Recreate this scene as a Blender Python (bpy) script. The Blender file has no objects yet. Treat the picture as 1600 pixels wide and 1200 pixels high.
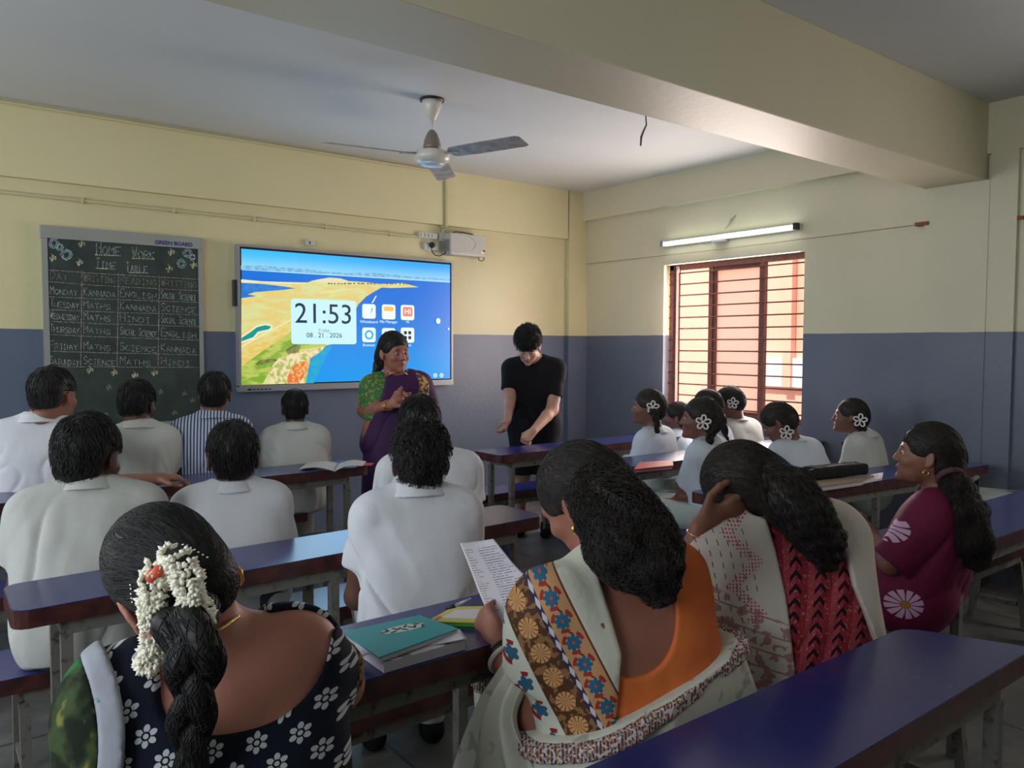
import bpy, bmesh, math, random
import numpy as np
from mathutils import Vector, Matrix, noise as mnoise
random.seed(7); rng = np.random.default_rng(7)
SC = bpy.context.scene; COL = SC.collection
PI = math.pi
# ---------------------------------------------------------------- camera
YAW, PITCH, ROLL, FL, CH = 0.652, 0.0506, 0.0033, 1217.0, 1.379
_f = Vector((math.sin(YAW)*math.cos(PITCH), math.cos(YAW)*math.cos(PITCH), -math.sin(PITCH)))
_r0 = Vector((math.cos(YAW), -math.sin(YAW), 0)); _u0 = _r0.cross(_f)
_r = _r0*math.cos(ROLL)+_u0*math.sin(ROLL); _u = -_r0*math.sin(ROLL)+_u0*math.cos(ROLL)
cam = bpy.data.objects.new('camera', bpy.data.cameras.new('camera')); COL.objects.link(cam)
cam.data.sensor_width = 36; cam.data.lens = FL/1600*36; cam.data.clip_start = 0.05
mw = Matrix((( _r.x,_u.x,-_f.x,0),(_r.y,_u.y,-_f.y,0),(_r.z,_u.z,-_f.z,CH),(0,0,0,1)))
cam.matrix_world = mw; SC.camera = cam
# ---------------------------------------------------------------- world, sun, area lights, exposure
SC.view_settings.view_transform = 'Standard'; SC.view_settings.look = 'None'
SC.view_settings.exposure = 0.47; SC.view_settings.gamma = 1.0; SC.view_settings.use_curve_mapping = False
W = bpy.data.worlds.new('world'); SC.world = W; W.use_nodes = True
W.node_tree.nodes['Background'].inputs[0].default_value = (0.80, 0.88, 1.0, 1)
W.node_tree.nodes['Background'].inputs[1].default_value = 1.6
def light(name, kind, loc, target, energy, col=(1,1,1), **kw):
    d = bpy.data.lights.new(name, kind); d.energy = energy; d.color = col
    for k, v in kw.items(): setattr(d, k, v)
    o = bpy.data.objects.new(name, d); COL.objects.link(o); o.location = loc
    o.rotation_euler = (Vector(target)-Vector(loc)).to_track_quat('-Z', 'Y').to_euler(); return o
light('sun', 'SUN', (0, 0, 12), (2.0, -0.25, 8.6), 5.0, (1, .93, .84), angle=0.01)
light('daylight_left_window', 'AREA', (-2.32, 3.7, 1.75), (3, 3.6, 1.4), 38, (.88,.95,1), shape='RECTANGLE', size=1.6, size_y=1.3)
light('daylight_left_window', 'AREA', (-2.32, 0.6, 1.75), (3, 1.2, 1.2), 40, (.88,.95,1), shape='RECTANGLE', size=1.6, size_y=1.3)
light('daylight_right_window', 'AREA', (5.02, 3.8, 1.45), (2, 3.8, 1.45), 40, (1,.88,.82), shape='RECTANGLE', size=1.2, size_y=1.2)
light('fill_far_right', 'AREA', (4.9, 0.2, 1.6), (2, 0.4, 1.0), 16, (1,.93,.88), shape='RECTANGLE', size=1.2, size_y=1.1)  # unseen fill lamp by the right wall; no window opening here
# ---------------------------------------------------------------- unprojection (places things at measured points)
def ray(x, y): return _f + _r*((x-800)/FL) + _u*((600-y)/FL)
O0 = Vector((0, 0, CH))
def PD(x, y, d): return O0 + ray(x, y)*d
def PY(x, y, Y): v = ray(x, y); return O0 + v*(Y/v.y)
def PX(x, y, X): v = ray(x, y); return O0 + v*(X/v.x)
def PZ(x, y, z): v = ray(x, y); return O0 + v*((z-CH)/v.z)
# ---------------------------------------------------------------- node helpers
class S:
    nt = None
    def __init__(s, k): s.k = k
    @staticmethod
    def op(op, *a):
        n = S.nt.nodes.new('ShaderNodeMath'); n.operation = op
        for i, v in enumerate(a):
            if isinstance(v, S): S.nt.links.new(v.k, n.inputs[i])
            else: n.inputs[i].default_value = v
        return S(n.outputs[0])
    def __add__(a, b): return S.op('ADD', a, b)
    __radd__ = __add__
    def __sub__(a, b): return S.op('SUBTRACT', a, b)
    def __rsub__(a, b): return S.op('SUBTRACT', b, a)
    def __mul__(a, b): return S.op('MULTIPLY', a, b)
    __rmul__ = __mul__
    def __truediv__(a, b): return S.op('DIVIDE', a, b)
    def __lt__(a, b): return S.op('LESS_THAN', a, b)
    def __gt__(a, b): return S.op('GREATER_THAN', a, b)
    def fract(a): return S.op('FRACT', a)
    def floor(a): return S.op('FLOOR', a)
    def abs(a): return S.op('ABSOLUTE', a)
    def sqrt(a): return S.op('SQRT', a)
    def sin(a): return S.op('SINE', a)
    def mod(a, m): return S.op('FLOORED_MODULO', a, m)
def smax(a, b): return S.op('MAXIMUM', a, b)
def smin(a, b): return S.op('MINIMUM', a, b)
def step(x, a, b):
    n = S.nt.nodes.new('ShaderNodeMapRange'); n.interpolation_type = 'SMOOTHSTEP'
    S.nt.links.new(x.k, n.inputs[0]); n.inputs[1].default_value = a; n.inputs[2].default_value = b
    return S(n.outputs[0])
def coords(kind='Object'):
    t = S.nt.nodes.new('ShaderNodeTexCoord'); s = S.nt.nodes.new('ShaderNodeSeparateXYZ')
    S.nt.links.new(t.outputs[kind], s.inputs[0]); return S(s.outputs[0]), S(s.outputs[1]), S(s.outputs[2])
def vec(x, y, z=0.0):
    n = S.nt.nodes.new('ShaderNodeCombineXYZ')
    for i, v in enumerate((x, y, z)):
        if isinstance(v, S): S.nt.links.new(v.k, n.inputs[i])
        else: n.inputs[i].default_value = v
    return S(n.outputs[0])
def nz(scale, detail=3, v=None, rough=.5, kind='Object'):
    n = S.nt.nodes.new('ShaderNodeTexNoise'); n.inputs['Scale'].default_value = scale
    n.inputs['Detail'].default_value = detail; n.inputs['Roughness'].default_value = rough
    if v is None:
        t = S.nt.nodes.new('ShaderNodeTexCoord'); S.nt.links.new(t.outputs[kind], n.inputs['Vector'])
    else: S.nt.links.new(v.k, n.inputs['Vector'])
    return S(n.outputs[0])
def col(c):
    return c
def mixc(f, a, b):
    n = S.nt.nodes.new('ShaderNodeMix'); n.data_type = 'RGBA'
    for sock, v in ((n.inputs[0], f), (n.inputs[6], a), (n.inputs[7], b)):
        if isinstance(v, S): S.nt.links.new(v.k, sock)
        elif isinstance(v, tuple): sock.default_value = (*v[:3], 1)
        else: sock.default_value = v
    return S(n.outputs[2])
def lin(r, g, b):
    f = lambda c: (c/255/12.92 if c/255 <= .04045 else ((c/255+.055)/1.055)**2.4)
    return (f(r), f(g), f(b))
MATS = {}
def mat(name, c, rough=.6, metal=0, bump=None, emit=0, fn=None, spec=None, sheen=0, alpha=None, sss=0, coat=0):
    """c: linear rgb. fn(): returns colour S (and optionally height S)."""
    if name in MATS: return MATS[name]
    m = bpy.data.materials.new(name); m.use_nodes = True; nt = m.node_tree; S.nt = nt
    b = nt.nodes['Principled BSDF']; b.inputs['Roughness'].default_value = rough; b.inputs['Metallic'].default_value = metal
    if spec is not None: b.inputs['Specular IOR Level'].default_value = spec
    if sheen: b.inputs['Sheen Weight'].default_value = sheen
    if coat: b.inputs['Coat Weight'].default_value = coat; b.inputs['Coat Roughness'].default_value = .15
    if c: b.inputs['Base Color'].default_value = (*c, 1)
    h = None
    if fn:
        r = fn()
        if isinstance(r, tuple): r, h = r
        if r is not None: nt.links.new(r.k, b.inputs['Base Color'])
        if emit:
            nt.links.new(r.k, b.inputs['Emission Color']); b.inputs['Emission Strength'].default_value = emit
            b.inputs['Base Color'].default_value = (0, 0, 0, 1)
            for l in list(b.inputs['Base Color'].links): nt.links.remove(l)
    elif emit:
        b.inputs['Emission Color'].default_value = (*c, 1); b.inputs['Emission Strength'].default_value = emit
        b.inputs['Base Color'].default_value = (0, 0, 0, 1)
    if bump:
        sc, st = bump[:2]; n = nz(sc, 4); h = n*st if h is None else h+n*st
    if h is not None:
        bn = nt.nodes.new('ShaderNodeBump'); bn.inputs['Distance'].default_value = 1.0
        nt.links.new(h.k, bn.inputs['Height']); nt.links.new(bn.outputs[0], b.inputs['Normal'])
    MATS[name] = m; return m
# ---------------------------------------------------------------- object helpers
def obj(name, verts, faces, m=None, parent=None, smooth=False, uvs=None):
    me = bpy.data.meshes.new(name)
    me.from_pydata([tuple(v) for v in verts], [], [tuple(f) for f in faces]); me.update()
    if uvs is not None:
        ul = me.uv_layers.new(name='UVMap'); idx = np.empty(len(me.loops), int); me.loops.foreach_get('vertex_index', idx)
        ul.data.foreach_set('uv', np.asarray(uvs, float)[idx].ravel())
    if smooth: me.polygons.foreach_set('use_smooth', [True]*len(me.polygons))
    o = bpy.data.objects.new(name, me); COL.objects.link(o)
    if m: me.materials.append(m)
    if parent: o.parent = parent; o.matrix_parent_inverse = Matrix.LocRotScale(parent.location, parent.rotation_euler, None).inverted()
    return o
def empty(name, loc, label=None, cat=None, group=None, kind=None):
    o = bpy.data.objects.new(name, None); COL.objects.link(o); o.location = loc; o.empty_display_size = .1
    tag(o, label, cat, group, kind); return o
def tag(o, label=None, cat=None, group=None, kind=None):
    if label: o['label'] = label
    if cat: o['category'] = cat
    if group: o['group'] = group
    if kind: o['kind'] = kind
    return o
class MB:
    def __init__(s): s.v = []; s.f = []; s.uv = None
    def add(s, v, f):
        n = len(s.v); s.v += [tuple(p) for p in v]; s.f += [tuple(i+n for i in q) for q in f]; return s
    def box(s, lo, hi, bev=0.0):
        bm = bmesh.new(); bmesh.ops.create_cube(bm, size=1)
        c = [(a+b)/2 for a, b in zip(lo, hi)]; d = [abs(b-a) for a, b in zip(lo, hi)]
        for v in bm.verts: v.co = Vector((v.co.x*d[0]+c[0], v.co.y*d[1]+c[1], v.co.z*d[2]+c[2]))
        if bev: bmesh.ops.bevel(bm, geom=bm.edges[:], offset=bev, segments=2, affect='EDGES', profile=.7)
        s.frombm(bm); return s
    def frombm(s, bm):
        bm.verts.ensure_lookup_table(); n = len(s.v); s.v += [tuple(v.co) for v in bm.verts]
        s.f += [tuple(v.index+n for v in f.verts) for f in bm.faces] if not bm.verts.index_update() else []
        bm.free()
    def bar(s, a, b, w, h=None, up=(0,0,1)):
        """square bar from a to b"""
        a = Vector(a); b = Vector(b); h = h or w; d = (b-a).normalized(); u = Vector(up)
        if abs(d.dot(u)) > .95: u = Vector((1, 0, 0)) if abs(d.x) < .9 else Vector((0, 1, 0))
        x = d.cross(u).normalized()*w/2; y = x.cross(d).normalized()*h/2
        v = [a-x-y, a+x-y, a+x+y, a-x+y, b-x-y, b+x-y, b+x+y, b-x+y]
        return s.add(v, [(0,1,2,3),(7,6,5,4),(0,4,5,1),(1,5,6,2),(2,6,7,3),(3,7,4,0)])
    def tube(s, pts, r, n=10, cap=True):
        pts = [Vector(p) for p in pts]; rs = r if hasattr(r, '__len__') else [r]*len(pts)
        rings = []; prev = None
        for i, p in enumerate(pts):
            t = (pts[min(i+1, len(pts)-1)]-pts[max(i-1, 0)]).normalized()
            if prev is None:
                a = Vector((0, 0, 1)) if abs(t.z) < .9 else Vector((1, 0, 0)); x = t.cross(a).normalized()
            else: x = (prev-t*prev.dot(t)).normalized()
            prev = x; y = t.cross(x)
            rings.append([p+(x*math.cos(2*PI*k/n)+y*math.sin(2*PI*k/n))*rs[i] for k in range(n)])
        v = [q for g in rings for q in g]; f = []
        for i in range(len(pts)-1):
            for k in range(n): f.append((i*n+k, i*n+(k+1) % n, (i+1)*n+(k+1) % n, (i+1)*n+k))
        if cap: f.append(tuple(range(n))[::-1]); f.append(tuple((len(pts)-1)*n+k for k in range(n)))
        return s.add(v, f)
    def lathe(s, prof, c=(0,0,0), n=32, axis=None):
        v = []; f = []
        for r, z in prof:
            for k in range(n): v.append(Vector((r*math.cos(2*PI*k/n), r*math.sin(2*PI*k/n), z)))
        if axis:
            q = Vector((0, 0, 1)).rotation_difference(Vector(axis)); v = [q @ p for p in v]
        v = [p+Vector(c) for p in v]; m = len(prof)
        for i in range(m-1):
            for k in range(n): f.append((i*n+k, i*n+(k+1) % n, (i+1)*n+(k+1) % n, (i+1)*n+k))
        f.append(tuple(range(n))[::-1]); f.append(tuple((m-1)*n+k for k in range(n)))
        return s.add(v, f)
    def prism(s, pts, d):
        """polygon pts extruded along vector d"""
        n = len(pts); d = Vector(d); pts = [Vector(p) for p in pts]
        return s.add(pts+[p+d for p in pts], [tuple(range(n))[::-1], tuple(range(n, 2*n))]+[(i, (i+1) % n, n+(i+1) % n, n+i) for i in range(n)])
    def sphere(s, c, r, n=12):
        r = r if hasattr(r, '__len__') else (r, r, r); v = []; f = []; m = n//2+1
        for i in range(m+1):
            for k in range(n):
                a = PI*i/m; v.append((c[0]+r[0]*math.sin(a)*math.cos(2*PI*k/n), c[1]+r[1]*math.sin(a)*math.sin(2*PI*k/n), c[2]+r[2]*math.cos(a)))
        for i in range(m):
            for k in range(n): f.append((i*n+k, (i+1)*n+k, (i+1)*n+(k+1) % n, i*n+(k+1) % n))
        return s.add(v, f)
    def build(s, name, m=None, parent=None, smooth=False, uvs=None): return obj(name, s.v, s.f, m, parent, smooth, uvs)
def text_mesh(body, size, loc, m, parent, name='lettering', rot=(PI/2, 0, 0), align='CENTER', extrude=.0004, bold=0.0):
    cu = bpy.data.curves.new(name, 'FONT'); cu.body = body; cu.size = size; cu.align_x = align; cu.align_y = 'CENTER'; cu.extrude = extrude; cu.offset = bold; cu.resolution_u = 3
    t = bpy.data.objects.new('tmp', cu); COL.objects.link(t); dg = bpy.context.evaluated_depsgraph_get()
    me = bpy.data.meshes.new_from_object(t.evaluated_get(dg)); me.name = name; bpy.data.objects.remove(t); bpy.data.curves.remove(cu)
    R = Matrix.Translation(Vector(loc)) @ (Matrix.Rotation(rot[2], 4, 'Z') @ Matrix.Rotation(rot[1], 4, 'Y') @ Matrix.Rotation(rot[0], 4, 'X'))
    me.transform(R); me.materials.clear(); me.materials.append(m)
    o = bpy.data.objects.new(name, me); COL.objects.link(o)
    if parent: o.parent = parent; o.matrix_parent_inverse = Matrix.LocRotScale(parent.location, parent.rotation_euler, None).inverted()
    return o
# ================================================================= ROOM
XR, YF, ZC, ZB, ZB2, ZD = 4.986, 5.433, 2.779, 2.341, 2.519, 1.463
XL, YB = -2.4, -2.4
def wall_fn():
    x, y, z = coords(); 
    up = mixc(step(nz(1.3, 3), .3, .7), lin(210, 202, 160), lin(202, 194, 154))
    lo = mixc(step(nz(2.0, 4), .3, .7), lin(92, 103, 124), lin(100, 111, 131))
    wob = nz(6, 2)*.006
    c = mixc(step(z+wob, ZD, ZD+.004), lo, up)
    dirt = step(nz(3.1, 6, rough=.7), .66, .8)*.12
    return mixc(dirt, c, lin(130, 120, 100)), nz(35, 3)*.0012
M_WALL = mat('wall paint yellow over blue', None, .38, fn=wall_fn, spec=.45)
def wallr_fn():
    x, y, z = coords()
    up = mixc(step(nz(1.3, 3), .3, .7), lin(214, 206, 178), lin(205, 198, 170))
    lo = mixc(step(nz(2.0, 4), .3, .7), lin(96, 104, 120), lin(104, 111, 127))
    c = mixc(step(z+nz(6, 2)*.006, ZD, ZD+.004), lo, up)
    crack = step(nz(9, 5, vec(x, y*6.0, z*.6), .7), .70, .74)*(z < ZD)*.35
    c = mixc(crack, c, lin(190, 190, 190))
    return c, nz(35, 3)*.0012
M_WALLR = mat('wall paint cream over blue', None, .4, fn=wallr_fn, spec=.45)
M_CREAM = mat('cream beam paint', None, .5, fn=lambda: (mixc(nz(2, 4), lin(216, 208, 178), lin(204, 196, 168)), nz(30, 3)*.001))
M_BAND = mat('yellow plaster band', None, .45, fn=lambda: (mixc(nz(2, 4), lin(214, 206, 164), lin(204, 197, 155)), nz(30, 3)*.001))
M_CEIL = mat('ceiling white paint', None, .7, fn=lambda: (mixc(nz(1.5, 4), lin(206, 208, 207), lin(198, 200, 199)), nz(25, 3)*.001))
def floor_fn():
    x, y, z = coords(); g = smin(((x*1.6).fract()-.5).abs(), ((y*1.6).fract()-.5).abs())
    t = mixc(step(nz(5, 6, rough=.65), .35, .7), lin(92, 92, 92), lin(118, 116, 110))
    e = smax(((x*1.6).fract()-.5).abs(), ((y*1.6).fract()-.5).abs())
    return mixc(step(e, .488, .494), t, lin(60, 60, 60))
M_FLOOR = mat('grey stone floor tiles', None, .35, fn=floor_fn)
def structure(o): o['kind'] = 'structure'; return o
structure(MB().box((XL-.2, YB-.2, -.12), (XR+.2, YF+.2, 0)).build('floor', M_FLOOR))
structure(MB().box((-6.5, YB-.2, ZC), (XR+.2, YF+.2, ZC+.15)).build('ceiling', M_CEIL))  # part past the left wall is added, unseen, to keep sun out of windows
structure(MB().box((XL-.2, YF, 0), (XR+.2, YF+.2, ZC)).build('wall_front', M_WALL))
structure(MB().box((XL-.2, YB-.2, 0), (XR+.2, YB, ZC)).build('wall_back', M_WALL))
def wall_with_holes(x0, x1, holes, m, name):
    """wall slab between x0,x1 along Y with rectangular holes (y0,y1,z0,z1)"""
    mb = MB(); ys = sorted({YB, YF, *[h[0] for h in holes], *[h[1] for h in holes]}); zs = sorted({0, ZC, *[h[2] for h in holes], *[h[3] for h in holes]})
    V = {}; v = []
    def vid(x, y, z):
        if (x, y, z) not in V: V[(x, y, z)] = len(v); v.append((x, y, z))
        return V[(x, y, z)]
    hole = lambda y, z: any(h[0] < y < h[1] and h[2] < z < h[3] for h in holes)
    f = []; ny = len(ys)-1; nzz = len(zs)-1
    sol = lambda i, j: 0 <= i < ny and 0 <= j < nzz and not hole((ys[i]+ys[i+1])/2, (zs[j]+zs[j+1])/2)
    for i in range(ny):
        for j in range(nzz):
            if not sol(i, j): continue
            a, b, c, d = ys[i], ys[i+1], zs[j], zs[j+1]
            f.append([vid(x0,a,c), vid(x0,a,d), vid(x0,b,d), vid(x0,b,c)]); f.append([vid(x1,a,c), vid(x1,b,c), vid(x1,b,d), vid(x1,a,d)])
            if not sol(i-1, j): f.append([vid(x0,a,c), vid(x1,a,c), vid(x1,a,d), vid(x0,a,d)])
            if not sol(i+1, j): f.append([vid(x0,b,c), vid(x0,b,d), vid(x1,b,d), vid(x1,b,c)])
            if not sol(i, j-1): f.append([vid(x0,a,c), vid(x0,b,c), vid(x1,b,c), vid(x1,a,c)])
            if not sol(i, j+1): f.append([vid(x0,a,d), vid(x1,a,d), vid(x1,b,d), vid(x0,b,d)])
    return structure(obj(name, v, f, m))
WY0, WY1, WZ0, WZ1 = 3.14, 4.44, .80, 2.045
wall_with_holes(XR, XR+.2, [(WY0, WY1, WZ0, WZ1)], M_WALLR, 'wall_right')
wall_with_holes(XL-.2, XL, [(2.9, 4.5, 1.1, 2.4), (-.2, 1.4, 1.1, 2.4)], M_WALL, 'wall_left')
for i, (a, b) in enumerate(((2.9, 4.5), (-.2, 1.4))):
    mb = MB()
    for y in (a+.03, (a+b)/2, b-.03): mb.box((XL-.16, y-.025, 1.1), (XL-.11, y+.025, 2.4))
    for z in (1.125, 2.375): mb.box((XL-.16, a, z-.025), (XL-.11, b, z+.025))
    for k in range(9): mb.tube([(XL-.13, a, 1.22+k*.13), (XL-.13, b, 1.22+k*.13)], .006, 6)
    structure(mb.build('window_%d' % (i+2), mat('window brown paint', lin(105, 62, 50), .5)))
# upper bands, columns and the ceiling beam
structure(MB().box((XL, YF-.05, ZB), (5.334*.89, YF, ZC)).build('trim_1', M_BAND))
structure(MB().box((4.76, YF-.05, 0), (XR, YF, ZC)).build('trim_2', M_WALL))
structure(MB().box((XR-.06, 2.31, ZB2), (XR, YF-.05, ZC)).build('trim_3', M_CREAM))
BY0, BY1 = 1.965, 2.31
structure(MB().box((XL, BY0, ZB), (XR, BY1, ZC), .006).build('trim_4', M_CREAM))
structure(MB().box((XR-.035, BY0-.02, 0), (XR, BY1, ZB)).build('trim_5', M_WALLR))
structure(MB().box((XR-.03, -1.0, 2.49), (XR, BY0, ZC)).build('trim_6', M_CREAM))
structure(MB().box((XR-.03, 1.80, 0), (XR, BY0-.02, 2.49)).build('trim_7', M_WALLR))
# window
M_WIN = mat('brown painted window steel', None, .5, fn=lambda: mixc(step(nz(30, 5), .4, .7), lin(122, 74, 62), lin(96, 60, 52)))
win = structure(empty('window_1', (XR+.1, (WY0+WY1)/2, WZ0)))
mb = MB(); xw = XR+.10
for y in (WY0+.02, WY1-.02): mb.box((xw-.025, y-.022, WZ0), (xw+.025, y+.022, WZ1))
for z in (WZ0+.02, WZ1-.02): mb.box((xw-.025, WY0, z-.022), (xw+.025, WY1, z+.022))
mb.build('window_frame', M_WIN, win)
def ywin(px, py=520): return PX(px, py, xw).y
for px in (1112, 1192): 
    y = ywin(px); MB().box((xw-.02, y-.02, WZ0), (xw+.02, y+.02, WZ1)).build('mullion', M_WIN, win)
for k in range(13):
    z = WZ0+.075+k*.0915; MB().tube([(xw-.03, WY0, z), (xw-.03, WY1, z)], .0055, 8).build('window_bar', M_WIN, win, True)
M_SHUT = mat('pale pink shutter glass', None, .45, fn=lambda: mixc(step(nz(14, 5), .62, .68)*.35, lin(238, 200, 186), lin(190, 140, 120)), spec=.3)
_nt = M_SHUT.node_tree; _t = _nt.nodes.new('ShaderNodeBsdfTranslucent'); _t.inputs[0].default_value = (1,.95,.92,1); _m = _nt.nodes.new('ShaderNodeMixShader'); _m.inputs[0].default_value = .9
_nt.links.new(_nt.nodes['Principled BSDF'].outputs[0], _m.inputs[1]); _nt.links.new(_t.outputs[0], _m.inputs[2]); _nt.links.new(_m.outputs[0], _nt.nodes['Material Output'].inputs[0])
def shutter(y0, y1, ang, hinge, name='casement'):
    w = y1-y0; o = empty('casement', (xw+.03, hinge, WZ0)); o.parent = win; o.matrix_parent_inverse = Matrix.Translation(win.location).inverted()
    sgn = 1 if hinge == y0 else -1; q = Matrix.Rotation(ang, 3, 'Z')
    mb = MB(); pb = MB()
    P = lambda t, z: Vector((xw+.03, hinge, z))+q @ Vector((0, sgn*t*w, 0))
    mb.bar(P(.03, WZ0+.03), P(.03, WZ1-.04), .03); mb.bar(P(.97, WZ0+.03), P(.97, WZ1-.04), .03)
    mb.bar(P(0, WZ0+.045), P(1, WZ0+.045), .03); mb.bar(P(0, WZ1-.055), P(1, WZ1-.055), .03)
    pb.bar(P(.05, (WZ0+WZ1)/2), P(.95, (WZ0+WZ1)/2), .006, WZ1-WZ0-.12)
    bpy.data.objects.remove(o); mb.build('casement_frame', M_WIN, win); pb.build('casement_panel', M_SHUT, win)
ya, yb = ywin(1192), ywin(1112)
shutter(ya+.02, yb-.02, 0.06, ya+.02)
shutter(yb+.02, WY1-.04, -0.9, WY1-.04)
# outside: neighbouring pink house in the sun
M_PINK = mat('sunlit pink plaster', None, .9, fn=lambda: mixc(nz(3, 4), lin(236, 176, 152), lin(226, 160, 136)))
nb = empty('neighbouring_house', (7.4, 4, -.5), 'pink plastered neighbouring house seen through the barred window', 'building')
MB().box((7.2, -4, -.5), (7.5, 12, 4.2)).build('wall', M_PINK, nb)
p = PX(1222, 570, 7.2)
MB().box((7.15, p.y-.9, .95), (7.2, p.y+.25, 1.25)).build('pipe_ledge', mat('white ledge paint', lin(235, 230, 235), .7), nb)
MB().box((7.12, p.y-.15, .95), (7.2, p.y-.05, 3.6)).build('pilaster', M_PINK, nb)
structure(MB().box((XR+.2, -4, -.62), (7.2, 12, -.5)).build('floor_outside', mat('ground outside', lin(150, 130, 115), .9)))
# ================================================================= FRONT WALL THINGS
# ---- interactive display
SY = YF-.07
def ZPt(p, Y, e=0): q = PY(360+p[0]/4, 340+p[1]/4, Y); q.y = Y-e; return q
M_BEZ = mat('silver display frame', lin(150, 150, 155), .35, .3)
M_BLK = mat('black glass border', (.004, .005, .012), .15)
disp = empty('interactive_display', tuple(PY(540, 605, YF)), 'large wall-mounted flat touchscreen showing the time over a coastline picture', 'screen')
a = PY(371, 381, SY); b = PY(707.5, 408, SY); c = PY(708, 601.5, SY); x0, x1 = a.x, c.x; zt, zb = (a.z+b.z)/2, (PY(373, 613, SY).z+c.z)/2
mb = MB(); bw = .016
mb.box((x0, SY, zt-bw), (x1, YF, zt)); mb.box((x0, SY, zb+.035), (x0+bw, YF, zt-bw)); mb.box((x1-bw, SY, zb+.035), (x1, YF, zt-bw)); mb.box((x0, SY-.006, zb), (x1, YF, zb+.045), .003)
mb.box((x0+bw, SY+.03, zb+.03), (x1-bw, YF-.0, zt-bw))
mb.build('frame', M_BEZ, disp)
MB().box((x0+bw, SY+.004, zb+.045), (x1-bw, SY+.03, zt-bw)).build('bezel', M_BLK, disp)
mb = MB()
for k in range(5): mb.box((x0+.09+k*.028, SY-.009, zb+.012), (x0+.105+k*.028, SY-.005, zb+.02))
mb.box((x0+.055, SY-.009, zb+.011), (x0+.08, SY-.005, zb+.023))
mb.build('front_ports', mat('port black', (.01,.01,.012), .4), disp)
MB().box((x0-.02, SY+.02, zt-.42), (x0, YF, zt-.24), .006).build('side_speaker', mat('dark grey plastic', (.03,.03,.035), .5), disp)
EM = 0.72
sx0, sx1, sz0, sz1 = x0+.026, x1-.028, zb+.054, zt-.030
def scr_bg():
    x, y, z = coords(); t = step(z, sz1-.22, sz1); u = step(x, sx0, sx1)
    sky = mixc(t, (.50, .88, 1.0), mixc(u, (.04, .52, .98), (.02, .38, .95)))
    wv = step(z+nz(14, 4, vec(x, y, z*3.0))*.08, sz0-.02, sz1-.25)
    wat = mixc(wv, (.0, .32, .86), (.005, .17, .72))
    f = (z < (sz1-.145))
    return mixc(f, sky, wat)
eps = [0]
def flat(name, pts, m, e=None, parent=disp):
    eps[0] += 1; e = e or .0004*eps[0]
    q = [ZPt(p, SY+.0025, e) for p in pts]
    return MB().prism(q, (0, .0003, 0)).build(name, m, parent)
MB().box((sx0, SY+.0025, sz0), (sx1, SY+.0038, sz1)).build('picture', mat('screen sky and sea', None, .3, fn=scr_bg, emit=EM), disp)
def em(name, a, b=None, sc=10, st=(1, 1, 1), lo=.4, hi=.6):
    def fn():
        x, y, z = coords(); return mixc(step(nz(sc, 5, vec(x*st[0], y, z*st[2]), .6), lo, hi), a, b or a)
    return mat('screen '+name, None, .3, fn=fn, emit=EM)
flat('far_mountains', [(65,300),(200,298),(330,312),(480,322),(600,338),(760,345),(900,345),(1100,365),(1372,385),(1372,396),(1100,380),(700,358),(400,340),(65,326)], em('mountains', (.16,.42,.68), (.30,.62,.85), 30))
flat('coast', [(68,385),(200,398),(330,402),(480,405),(540,388),(620,374),(690,380),(740,397),(850,403),(930,415),(1000,412),(1080,408),(1140,425),(1178,435),(1000,440),(945,437),(900,462),(850,492),(800,542),(770,600),(700,700),(640,790),(600,800),(560,840),(500,880),(490,920),(480,960),(470,1035),(68,1047)],
     em('sand', (.80,.62,.20), (.72,.74,.32), 9, (1,1,3)))
flat('white_shore', [(500,397),(560,384),(620,376),(690,382),(730,397),(700,410),(560,405)], em('pale sand', (.85,.75,.5)))
flat('inlet', [(67,408),(200,415),(330,430),(405,442),(330,452),(150,466),(108,480),(162,490),(67,504)], em('deep blue', (.02,.18,.62), (.03,.24,.7), 20))
flat('shore_line', [(67,388),(200,401),(330,405),(470,410),(470,416),(330,413),(67,402)], em('shore white', (.8,.85,.75)))
flat('plain', [(68,840),(380,655),(500,700),(380,720),(220,830),(68,960)], em('ochre', (.85,.55,.12), (.75,.7,.25), 16, (1,1,3)))
flat('grassland', [(68,930),(220,820),(380,712),(560,760),(600,800),(420,830),(330,870),(260,930),(200,1040),(68,1047)], em('grass', (.22,.42,.04), (.52,.6,.12), 12, (1,1,2)))
flat('dark_grass', [(150,915),(190,890),(270,880),(300,890),(230,915),(170,925)], em('dark grass', (.12,.16,.03), (.25,.28,.08), 30))
flat('dark_grass', [(340,830),(400,790),(440,800),(420,850),(370,870)], em('dark grass'  , (.12,.16,.03)))
flat('rocks', [(250,1040),(240,950),(300,880),(380,850),(500,830),(600,800),(560,840),(500,880),(490,930),(470,1036)], em('rocks', (.9,.75,.45), (.45,.5,.12), 34, lo=.45, hi=.55))
flat('red_rocks', [(345,1030),(370,960),(410,910),(480,895),(495,915),(475,960),(445,1010),(430,1034)], em('red rocks', (.8,.18,.03), (.9,.55,.2), 40, lo=.45, hi=.6))
flat('shallows', [(490,920),(520,870),(600,810),(640,800),(600,860),(560,950),(520,1034),(470,1036)], em('teal shallows', (.02,.42,.55), (.0,.36,.75), 20))
flat('lake_rim', [(68,740),(120,705),(160,675),(215,662),(262,672),(262,690),(245,706),(175,722),(145,760),(100,772),(68,783)], em('lake rim', (.9,.85,.6)))
flat('lake', [(68,752),(120,718),(165,685),(215,672),(254,680),(240,698),(170,713),(140,748),(100,762),(68,774)], em('lake', (.0,.35,.25), (.0,.28,.32), 30))
flat('road', [(68,800),(380,632),(380,640),(68,812)], em('road', (.95,.8,.4)))
flat('track', [(560,470),(800,440),(800,443),(560,474)], em('road'  , (.95,.8,.4)))
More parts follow.
